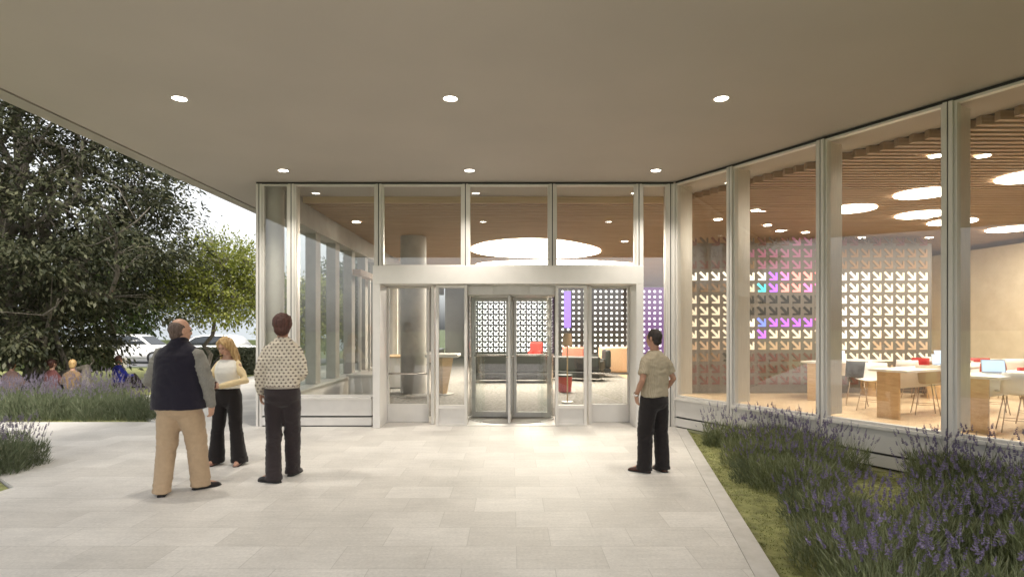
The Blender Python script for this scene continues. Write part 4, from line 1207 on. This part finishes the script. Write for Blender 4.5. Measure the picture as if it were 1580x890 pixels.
def human(label, loc, yaw, H, P):
    k = H / 1.78
    t = thing('person', label, 'person', loc, yaw)
    J = dict(hip=.92, sh=1.45, shw=.185, head=1.655, lean=(0, 0))
    J.update(P.get('J', {}))
    q = lambda v: Vector((v[0], v[1], v[2])) * k
    el, wr = P['elbow'], P['wrist']                    # (left, right), left = -x
    foot = P['foot']; knee = P['knee']
    g = P.get('girth', 1.0)
    hips = [Vector((-.088 * J.get('hw', 1), J.get('hy', 0), J['hip'])), Vector((.088 * J.get('hw', 1), J.get('hy', 0), J['hip']))]
    sh = [Vector((-J['shw'] + .03, J['lean'][1] - .005, J['sh'] - .065)), Vector((J['shw'] - .03, J['lean'][1] - .005, J['sh'] - .065))]
    zt = J['sh']; zb = J['hip']; ln = zt - zb
    tz = lambda s: (J['lean'][0] * s, J['lean'][1] * s, zb + ln * s)
    # ---- body: one continuous skin surface
    b = MB(); b.M = Matrix.Scale(k, 4)
    b.rings([oval(tz(s)[:2], rx * .92, ry * .92, tz(s)[2]) for s, rx, ry in ((-.10, .12, .09), (.05, .15, .105), (.3, .13, .09), (.6, .145, .10), (.85, .16, .10), (1.0, .12, .075), (1.08, .065, .06))])
    b.tube([tz(1.0), (J['lean'][0], J['lean'][1] + .005, zt + .06), (J['lean'][0], J['lean'][1] + .015, J['head'] - .05)], [.062, .055, .056], 14)
    for i, sd in ((0, -1), (1, 1)):
        e_, w_ = Vector(el[i]), Vector(wr[i])
        b.tube([sh[i], sh[i].lerp(e_, .4), e_, e_.lerp(w_, .35), w_], [.046, .044, .036, .038, .026], 14, round_caps=True)
        hd = P.get('hand', [None, None])[i] or dict(d=(w_ - e_), n=(-sd, 0, 0), th=(0, 1, 0), c=.55)
        hand(b, w_, hd['d'], hd['n'], hd['th'], hd.get('c', .55), P.get('hs', 1.0))
        f = Vector((foot[i][0], foot[i][1], .085)); kn = Vector(knee[i])
        b.tube([hips[i], hips[i].lerp(kn, .5), kn, kn.lerp(f, .35), f], [.08, .068, .05, .052, .034], 14, round_caps=True)
        fa = foot[i][2]; fd = Vector((-math.sin(fa), math.cos(fa), 0))
        b.tube([f - Vector((0, 0, .04)) - fd * .03, f - Vector((0, 0, .045)) + fd * .1, f - Vector((0, 0, .055)) + fd * .15], [.036, .034, .022], 12, round_caps=True)
    piv = Vector((J['lean'][0], J['lean'][1], J['head'] - .10))
    HM = Matrix.Scale(k, 4) @ Matrix.Translation(piv) @ Matrix.Rotation(P.get('hyaw', 0), 4, 'Z') @ Matrix.Rotation(P.get('hpitch', 0), 4, 'X') @ Matrix.Translation((0, .015, .10)) @ Matrix.Scale(P.get('hscale', 1), 4)
    b.M = HM                                            # head space: centre of the skull
    b.ell((0, -.012, .018), (.074, .095, .098)); b.ell((0, .018, -.045), (.060, .072, .070)); b.ell((0, .055, -.085), (.030, .028, .024))
    b.ell((0, .070, .018), (.050, .022, .020)); b.ell((-.035, .062, -.035), (.022, .020, .022)); b.ell((.035, .062, -.035), (.022, .020, .022))
    b.tube([(0, .080, .012), (0, .096, -.022), (0, .100, -.034)], [.009, .012, .012], 10, round_caps=True)
    b.ell((0, .078, -.064), (.022, .012, .011))
    for sd in (-1, 1): b.ell((sd * .077, -.008, -.008), (.010, .020, .033), Matrix.Rotation(sd * .25, 3, 'Z'))
    body = remesh(b, 'body', P.get('skin', M_skin), t, P.get('vox', .0075), 3)
    # ---- face
    if P.get('face', True):
        for sd in (-1, 1):
            e = MB(); e.M = HM; e.ell((sd * .031, .076, -.002), (.0125, .008, .0065)); e.build('eye', M_eye, t)
            e = MB(); e.M = HM; e.tube([(sd * .016, .088, .019), (sd * .032, .086, .023), (sd * .046, .076, .018)], .0032, 6); e.build('eyebrow', P['hairm'], t)
        e = MB(); e.M = HM; e.ell((0, .087, -.064), (.021, .0055, .0062)); e.build('lips', M_lip, t)
    # ---- hair
    hb = MB(); hb.M = HM
    P['hair'](hb)
    remesh(hb, 'hair', P['hairm'], t, P.get('hvox', .006), 2, P.get('hwr', .006), 3, P.get('hfreq', (40, 40, 18)))
    # ---- clothes
    K = Matrix.Scale(k, 4)
    if 'trousers' in P:
        T_ = P['trousers']; m_ = MB(); m_.M = K
        m_.rings([oval((x_, y_), rx, ry, z_) for (z_, x_, y_, rx, ry) in T_['pelvis']])
        for i in (0, 1):
            f = foot[i]; kn = Vector(knee[i]); hp = hips[i]
            if 'sit' in P:
                m_.tube([hp, hp.lerp(kn, .5), kn, Vector((f[0], f[1], .12))], [.10, .09, .075, .065], 16, round_caps=True)
                continue
            rs = []
            for s, r1, r2 in T_['leg']:                 # 0 = hip, .5 = knee, 1 = hem
                c = hp.lerp(kn, s * 2) if s < .5 else kn.lerp(Vector((f[0], f[1] - .005, T_.get('hem', .035))), (s - .5) * 2)
                rs.append(oval((c.x, c.y), r1, r2, c.z, f[2] * s, e=2.1))
            m_.rings(rs)
        zk = knee[0][2] * k
        remesh(m_, 'trousers', T_['m'], t, P.get('cvox', .011), 5, T_.get('wr', .017), 11, (6, 6, 9),
               lambda p: .45 + .75 * math.exp(-((p[2] - zk) / (.14 * k)) ** 2) + .8 * math.exp(-((p[2] - .10 * k) / (.07 * k)) ** 2))
    for nm, c in P.get('tops', []):
        m_ = MB(); m_.M = K
        m_.rings([oval((x_, y_), rx, ry, z_) for (z_, x_, y_, rx, ry) in c['rings']])
        for i in c.get('arms', (0, 1)):
            e_, w_ = Vector(el[i]), Vector(wr[i]); r = c['r']; s0 = sh[i] + Vector((-(-1, 1)[i] * .012, 0, 0))
            pts = [s0, sh[i].lerp(e_, .45), e_] if c.get('short') else [s0, sh[i].lerp(e_, .5), e_, e_.lerp(w_, .5), e_.lerp(w_, c.get('to', .97))]
            if c.get('short'): pts = [s0, sh[i].lerp(e_, .3), sh[i].lerp(e_, c['short'])]
            m_.tube(pts[:1] + pts[1:], r, 18, round_caps=not c.get('short'))
            if c.get('short'): m_.ell(s0, (r[0], r[0], r[0]))
        for cu in c.get('extra', []): cu(m_)
        remesh(m_, nm, c['m'], t, P.get('cvox', .010), c.get('smooth', 7), c.get('wr', .008), c.get('seed', 5), c.get('freq', (6, 6, 10)))
    if 'shoe' in P:
        for i in (0, 1):
            f = foot[i]; sm = P['shoe']; s_ = P.get('ss', 1.0)
            m_ = MB(); m_.M = K @ Matrix.Translation((f[0], f[1], 0)) @ Matrix.Rotation(f[2], 4, 'Z') @ Matrix.Scale(s_, 4)
            rs = []
            for yy, hw, z1 in ((-.085, .018, .05), (-.075, .031, .075), (-.03, .037, .10), (.03, .038, .098), (.08, .044, .072), (.13, .047, .055), (.17, .040, .045), (.195, .022, .03), (.203, .008, .02)):
                ring = []
                for a in range(14):
                    an = 2 * PI * a / 14; ca, sa = math.cos(an), math.sin(an)
                    ring.append((hw * math.copysign(abs(ca) ** .75, ca), yy, .012 + (z1 - .012) * (max(0, sa) ** .8 if sa > 0 else 0)))
                rs.append(ring)
            m_.rings(rs); sh_ = m_.build('shoe', sm, t)
            m2 = MB(); m2.M = m_.M
            out = [(hw * sd, yy) for sd, seq in ((1, 1), (-1, -1)) for (yy, hw) in ([(-.088, .02), (-.07, .036), (.03, .041), (.12, .050), (.17, .043), (.205, .012)][::seq])]
            m2.prism(out, 0, .014); m2.build('sole', M_tyre, sh_)
    return t

def cloth(name, c, noise_amt=.08, sc=60, bump=.25): return mat(name, c, .9, noise_amt=noise_amt, noise_scale=sc, bump=bump, bump_scale=220, sheen=.15, spec=.25)
M_navy = cloth('navy fleece', (.012, .010, .019)); M_greyshirt = cloth('grey woven shirt', (.21, .20, .175), .18, 120)
M_khaki = cloth('khaki cotton', (.40, .29, .185), .05, 30); M_jean = cloth('dark denim', (.028, .021, .022), .3, 150)
M_blackc = cloth('black cloth', (.016, .013, .013)); M_whitec = cloth('white knit', (.82, .79, .72), .03)
M_creamc = cloth('pale yellow knit', (.78, .63, .38), .04); M_shoe = mat('black shoe leather', (.014, .012, .011), .35)
M_brownshoe = mat('brown shoe leather', (.075, .028, .018), .4); M_sandal = mat('sandal leather', (.30, .16, .12), .5)

def patterned(name, base, ink, px, pz):
    m = bpy.data.materials.new(name); m.use_nodes = True
    nt = m.node_tree; b = nt.nodes['Principled BSDF']; N = nt.nodes.new; L = nt.links.new
    tc = N('ShaderNodeTexCoord'); sp = N('ShaderNodeSeparateXYZ'); L(tc.outputs['Object'], sp.inputs[0])
    def mth(op, a, b_=None, c=None):
        x = N('ShaderNodeMath'); x.operation = op
        for i, v in enumerate((a, b_, c)):
            if v is None: continue
            if isinstance(v, (int, float)): x.inputs[i].default_value = v
            else: L(v, x.inputs[i])
        return x.outputs[0]
    w = N('ShaderNodeTexNoise'); w.inputs['Scale'].default_value = 9; L(tc.outputs['Object'], w.inputs['Vector'])
    wob = mth('MULTIPLY', mth('SUBTRACT', w.outputs['Fac'], .5), .35)
    u = mth('ADD', mth('DIVIDE', sp.outputs['X'], px), wob); v = mth('ADD', mth('DIVIDE', sp.outputs['Z'], pz), wob)
    row = mth('FLOOR', v); u2 = mth('ADD', u, mth('MULTIPLY', mth('MODULO', row, 2.0), .5))
    fu = mth('ABSOLUTE', mth('SUBTRACT', mth('FRACT', u2), .5)); fv = mth('ABSOLUTE', mth('SUBTRACT', mth('FRACT', v), .5))
    d = mth('ADD', fu, fv)
    mask = mth('LESS_THAN', d, .29)
    hole = mth('GREATER_THAN', d, .06)
    mk = mth('MULTIPLY', mask, hole)
    mx = N('ShaderNodeMix'); mx.data_type = 'RGBA'; mx.inputs['A'].default_value = (*base, 1); mx.inputs['B'].default_value = (*ink, 1)
    L(mk, mx.inputs['Factor']); L(mx.outputs['Result'], b.inputs['Base Color'])
    b.inputs['Roughness'].default_value = .95; b.inputs['Specular IOR Level'].default_value = .2
    n = N('ShaderNodeTexNoise'); n.inputs['Scale'].default_value = 150; L(tc.outputs['Object'], n.inputs['Vector'])
    bp = N('ShaderNodeBump'); bp.inputs['Strength'].default_value = .5; bp.inputs['Distance'].default_value = .01
    L(n.outputs['Fac'], bp.inputs['Height']); L(bp.outputs[0], b.inputs['Normal'])
    return m
M_cardigan = patterned('patterned cream knit', (.62, .56, .46), (.075, .05, .045), .047, .036)
def striped(name, c1, c2, sc):
    m = bpy.data.materials.new(name); m.use_nodes = True
    nt = m.node_tree; b = nt.nodes['Principled BSDF']; N = nt.nodes.new; L = nt.links.new
    tc = N('ShaderNodeTexCoord'); w = N('ShaderNodeTexWave'); w.bands_direction = 'X'; w.inputs['Scale'].default_value = sc
    w.inputs['Distortion'].default_value = 1.5; w.inputs['Detail'].default_value = 2; w.inputs['Detail Scale'].default_value = 4
    L(tc.outputs['Object'], w.inputs['Vector'])
    mx = N('ShaderNodeMix'); mx.data_type = 'RGBA'; mx.inputs['A'].default_value = (*c1, 1); mx.inputs['B'].default_value = (*c2, 1)
    L(w.outputs['Fac'], mx.inputs['Factor']); L(mx.outputs['Result'], b.inputs['Base Color'])
    b.inputs['Roughness'].default_value = .9; b.inputs['Specular IOR Level'].default_value = .25
    return m
M_tee = striped('striped beige jersey', (.42, .36, .265), (.335, .285, .20), 17)
HM_grey = hair_mat('greying brown hair', (.045, .025, .018), (.14, .095, .075))
HM_brown = hair_mat('chestnut hair', (.035, .010, .007), (.10, .032, .02))
HM_blond = hair_mat('blonde hair', (.30, .17, .06), (.62, .43, .20))
HM_black = hair_mat('dark brown hair', (.012, .007, .005), (.035, .022, .018))

# heavy man in a navy vest, back to the viewer
def hair_bald(h):
    h.ell((0, -.030, .012), (.0815, .092, .086)); h.ell((0, -.055, -.045), (.055, .052, .055))
human('heavy balding man in navy vest, grey shirt and khaki trousers seen from behind', (-3.47, 6.22, 0), R(-4), 1.79, dict(
    J=dict(shw=.235, sh=1.48, head=1.672, hip=.92), hyaw=R(-32), hscale=1.06, hairm=HM_grey, hair=hair_bald, hwr=.003,
    elbow=[(-.30, -.03, 1.15), (.295, .0, 1.14)], wrist=[(-.25, .17, 1.0), (.305, .06, .90)],
    hand=[dict(d=(.3, .6, -.3), n=(1, 0, -.4), th=(0, 0, 1), c=.8), dict(d=(0, .12, -1), n=(-1, .2, 0), th=(0, 1, 0), c=.7)],
    foot=[(-.085, -.15, R(25)), (.155, .13, R(-38))], knee=[(-.115, -.03, .50), (.125, .10, .50)],
    trousers=dict(m=M_khaki, pelvis=[(1.06, 0, 0, .23, .16), (.96, 0, -.01, .238, .175), (.86, 0, -.015, .232, .172), (.80, 0, -.005, .19, .14), (.755, 0, 0, .11, .085)],
                  leg=[(-.05, .115, .13), (.2, .120, .135), (.5, .098, .105), (.75, .090, .098), (.93, .088, .095), (1, .092, .10)], hem=.03),
    tops=[('shirt', dict(m=M_greyshirt, rings=[(.95, 0, 0, .235, .165), (1.2, 0, 0, .245, .165), (1.4, 0, 0, .215, .13), (1.5, 0, 0, .12, .085), (1.555, 0, .005, .07, .07)],
                         r=[.078, .080, .072, .064, .054], to=.93, wr=.02)),
          ('vest', dict(m=M_navy, rings=[(.865, 0, 0, .272, .200), (1.0, 0, 0, .272, .202), (1.15, 0, 0, .262, .195), (1.3, 0, -.003, .25, .178), (1.41, 0, -.005, .235, .15), (1.475, 0, -.005, .20, .12), (1.53, 0, -.005, .12, .095), (1.575, 0, 0, .078, .078), (1.60, 0, 0, .072, .074)],
                        arms=(), r=[], wr=.014, smooth=6, freq=(4, 4, 6)))],
    shoe=M_shoe))

# man in the patterned cardigan
def hair_full(h):
    h.ell((0, -.022, .035), (.100, .114, .112)); h.ell((0, -.045, -.035), (.084, .080, .075)); h.ell((.01, .02, .085), (.07, .07, .045)); h.ell((-.05, -.03, .06), (.05, .07, .05)); h.ell((.05, -.04, .05), (.05, .07, .055))
human('man in a cream patterned cardigan and dark jeans seen from behind', (-2.60, 6.76, 0), R(8), 1.86, dict(
    J=dict(shw=.195, sh=1.45, head=1.655), hyaw=R(-6), hairm=HM_brown, hair=hair_full, hwr=.011, hfreq=(26, 26, 14),
    elbow=[(-.228, -.05, 1.16), (.215, -.02, 1.16)], wrist=[(-.238, .06, .93), (.16, .20, 1.08)],
    hand=[dict(d=(-.02, .10, -1), n=(1, .1, 0), th=(0, 1, 0), c=.7), dict(d=(-.6, .6, .1), n=(-.3, 0, -1), th=(0, 0, 1), c=.6)],
    foot=[(-.055, -.15, R(62)), (.075, .16, R(-12))], knee=[(-.085, -.03, .50), (.09, .07, .50)], skin=M_skin2,
    trousers=dict(m=M_jean, pelvis=[(1.02, 0, 0, .172, .125), (.93, 0, -.015, .185, .145), (.86, 0, -.02, .180, .143), (.80, 0, -.01, .14, .115), (.765, 0, 0, .075, .07)],
                  leg=[(-.05, .098, .115), (.2, .098, .115), (.5, .083, .090), (.75, .080, .086), (.93, .080, .088), (1, .086, .096)], hem=.025),
    tops=[('cardigan', dict(m=M_cardigan, rings=[(1.0, 0, -.005, .180, .140), (1.06, 0, -.005, .188, .147), (1.2, 0, 0, .19, .142), (1.33, 0, 0, .192, .135), (1.43, 0, -.005, .175, .112), (1.495, 0, -.005, .10, .08), (1.535, 0, 0, .068, .068)],
                            r=[.062, .062, .058, .054, .044], to=1.0, wr=.018)),
          ('hem_band', dict(m=patterned('dark ribbed hem', (.42, .37, .31), (.07, .05, .045), .022, .2), rings=[(.985, 0, -.005, .182, .142), (1.022, 0, -.005, .184, .144)], arms=(), r=[], wr=0, smooth=1))],
    shoe=M_shoe))

# blonde woman facing the viewer
def hair_long(h):
    rr_ = random.Random(4)
    h.ell((0, -.020, .030), (.086, .098, .100))
    for i in range(46):
        a = PI * (.02 + .96 * i / 45)                     # from her right temple round the back to the left
        sx, sy = math.cos(a), -math.sin(a)
        x0, y0 = .072 * sx, -.01 + .085 * sy
        ln_ = .29 + .05 * rr_.random()
        amp = .014; ph = rr_.random() * 6
        pts = []
        for j in range(7):
            s = j / 6
            pts.append((x0 * (1 + .35 * s) + amp * math.sin(ph + 5 * s) + (.02 * s * (1 if sx > 0 else -1)), y0 * (1 + .15 * s) + (.05 * s if abs(sx) > .75 else 0) + amp * math.cos(ph + 4 * s), .07 - ln_ * s))
        h.tube(pts, [.02, .022, .021, .020, .018, .014, .006], 8)
    for sd in (-1, 1):                                    # fringe parted and swept to the sides
        for j in range(6):
            h.tube([(.012 * sd, .03 + .008 * j, .118 - .006 * j), (sd * .05, .075 - .004 * j, .07 + .003 * j), (sd * .078, .045 - .008 * j, .0), (sd * .088, .02 - .008 * j, -.07)], [.013, .014, .015, .012], 8)
human('blonde woman in a white top and black flared trousers looking down at her hands', (-3.56, 7.47, 0), R(180 - 4), 1.62, dict(
    J=dict(shw=.165, sh=1.43, head=1.645, hw=1.05), hyaw=R(-12), hpitch=R(-24), hairm=HM_blond, hair=hair_long, hwr=.004, hfreq=(60, 60, 10), hs=.92,
    elbow=[(-.27, .02, 1.16), (.27, .0, 1.17)], wrist=[(-.04, .26, 1.10), (.16, .25, 1.11)],
    hand=[dict(d=(.9, .25, .05), n=(.1, -.9, -.2), th=(0, 0, 1), c=.9), dict(d=(-.8, .3, .0), n=(-.1, -.9, -.2), th=(0, 0, 1), c=.9)],
    foot=[(-.165, .0, R(8)), (.165, .02, R(-6))], knee=[(-.125, .015, .50), (.125, .02, .50)], vox=.0065,
    trousers=dict(m=M_blackc, pelvis=[(1.06, 0, 0, .155, .11), (.98, 0, -.01, .175, .125), (.90, 0, -.015, .188, .13), (.83, 0, 0, .145, .105), (.785, 0, 0, .07, .065)],
                  leg=[(-.05, .095, .11), (.2, .094, .108), (.5, .080, .085), (.75, .092, .10), (.93, .108, .118), (1, .112, .122)], hem=.03, wr=.012),
    tops=[('top', dict(m=M_whitec, rings=[(1.045, 0, 0, .172, .122), (1.15, 0, .0, .155, .112), (1.27, 0, .012, .165, .128), (1.35, 0, .008, .160, .118), (1.42, 0, 0, .135, .085), (1.445, 0, 0, .09, .07)], arms=(), r=[], wr=.006)),
          ('cardigan', dict(m=M_creamc, rings=[(1.28, 0, -.035, .170, .088), (1.40, 0, -.025, .180, .080), (1.455, 0, -.025, .11, .055)], r=[.056, .054, .050, .046, .038], to=.95, wr=.008))],
    shoe=M_sandal, ss=.85))
# dark shoulder bag hanging at her front, with its strap
bag = thing('shoulder_bag', 'small dark shoulder bag hanging by its strap in front of the blonde woman', 'bag', (-3.655, 7.245, .93))
a = MB(); rounded(a, -.075, .075, -.035, .035, 0, .13, .025); a.build('pouch', M_shoe, bag)
a = MB(); rounded(a, -.078, .078, -.042, -.0355, .05, .134, .003); a.build('flap', M_brownshoe, bag)
a = MB(); a.tube([(-.07, .0, .125), (-.035, .03, .25), (.0, .085, .36), (.02, .16, .425), (.03, .25, .44)], .007, 8); a.build('strap', M_shoe, bag)

# man in a beige striped T-shirt near the glass corner
def hair_short(h):
    h.ell((0, -.018, .026), (.0795, .098, .097)); h.ell((0, -.05, -.035), (.062, .055, .055)); h.ell((-.068, -.005, .0), (.013, .03, .04)); h.ell((.068, -.005, .0), (.013, .03, .04))
human('man in a beige striped T-shirt and black trousers with hands in his pockets', (1.70, 7.08, 0), R(30), 1.70, dict(
    J=dict(shw=.19, sh=1.45, head=1.66, lean=(0, -.01)), hyaw=R(12), hairm=HM_black, hair=hair_short, hwr=.004, skin=M_skin2,
    elbow=[(-.26, -.07, 1.15), (.26, -.07, 1.15)], wrist=[(-.21, .09, .965), (.21, .09, .965)],
    hand=[dict(d=(.2, .12, -1), n=(1, -.1, 0), th=(0, 1, 0), c=.4), dict(d=(-.2, .12, -1), n=(-1, -.1, 0), th=(0, 1, 0), c=.4)],
    foot=[(-.125, .05, R(28)), (.11, -.03, R(-12))], knee=[(-.115, .03, .50), (.11, .0, .50)],
    trousers=dict(m=M_blackc, pelvis=[(1.02, 0, 0, .165, .12), (.93, 0, -.01, .182, .135), (.86, 0, -.015, .180, .136), (.80, 0, -.01, .14, .11), (.765, 0, 0, .075, .07)],
                  leg=[(-.05, .098, .112), (.2, .100, .114), (.5, .088, .096), (.75, .086, .094), (.93, .088, .096), (1, .094, .104)], hem=.03),
    tops=[('shirt', dict(m=M_tee, rings=[(.935, 0, -.005, .188, .142), (1.05, 0, -.005, .182, .135), (1.2, 0, -.005, .19, .135), (1.33, 0, -.008, .198, .13), (1.42, 0, -.012, .18, .105), (1.485, 0, -.01, .10, .075), (1.51, 0, -.008, .068, .064)],
                         r=[.066, .070, .068], short=.72, wr=.014))],
    shoe=M_brownshoe))
wp = thing('wrist_watch', 'steel watch on the wrist of the man in the striped T-shirt', 'watch', (1.70, 7.08, 0), R(30))
a = MB(); kq = 1.70 / 1.78
pw = Vector((-.215, .09, .965)) * kq; dw = Vector((.2, .5, -.85)).normalized()
a.tube([pw - dw * .012, pw + dw * .012], .034, 20); a.build('strap', M_chrome, wp)

# people sitting beyond the lavender
def hair_simple(h): h.ell((0, -.02, .03), (.086, .102, .10)); h.ell((0, -.045, -.04), (.07, .06, .07))
def seated(label, x, y, yaw, top, skin, hairm):
    human(label, (x, y, 0), yaw, 1.72, dict(
        J=dict(hip=.13, sh=.66, head=.865, shw=.18), sit=1, hairm=hairm, hair=hair_simple, skin=skin, vox=.016, hvox=.014, cvox=.02,
        elbow=[(-.25, .05, .40), (.25, .05, .40)], wrist=[(-.18, .30, .40), (.18, .30, .40)],
        foot=[(-.13, .62, 0), (.13, .62, 0)], knee=[(-.15, .36, .40), (.15, .36, .40)],
        trousers=dict(m=M_jean, pelvis=[(.29, 0, 0, .165, .12), (.19, 0, 0, .19, .15), (.02, 0, .02, .185, .15)], leg=[], wr=.004),
        tops=[('shirt', dict(m=top, rings=[(.19, 0, 0, .185, .14), (.38, 0, 0, .185, .135), (.55, 0, 0, .192, .13), (.63, 0, 0, .175, .105), (.695, 0, 0, .10, .075), (.72, 0, 0, .065, .06)],
                             r=[.064, .062, .058, .052, .045], to=.95, wr=.006, smooth=5))],
        shoe=M_shoe))
M_pinkc = cloth('pale pink shirt', (.30, .19, .16)); M_maroon = cloth('dull red shirt', (.16, .06, .055)); M_bluec = cloth('blue shirt', (.02, .025, .22)); M_tanc = cloth('ochre shirt', (.20, .13, .07))
def seat_px(px, y, label, yaw, top, skin, hairm):
    seated(label, (px - CX) / F * y, y, yaw, top, skin, hairm)
seat_px(18, 14.3, 'person in a pale pink shirt on the ground beyond the lavender, dark tree above', .1, M_pinkc, M_skin, HM_black)
seat_px(80, 14.6, 'person in a dull red shirt on the ground beyond the lavender, dark tree above', -.2, M_maroon, M_skin, HM_brown)
seat_px(112, 14.5, 'person in an ochre shirt on the ground beyond the lavender, dark tree above', .3, M_tanc, M_skin, HM_blond)
seat_px(183, 16.6, 'person in a bright blue shirt sitting on the ground beside a dark tree limb', -.3, M_bluec, M_skin2, HM_brown)
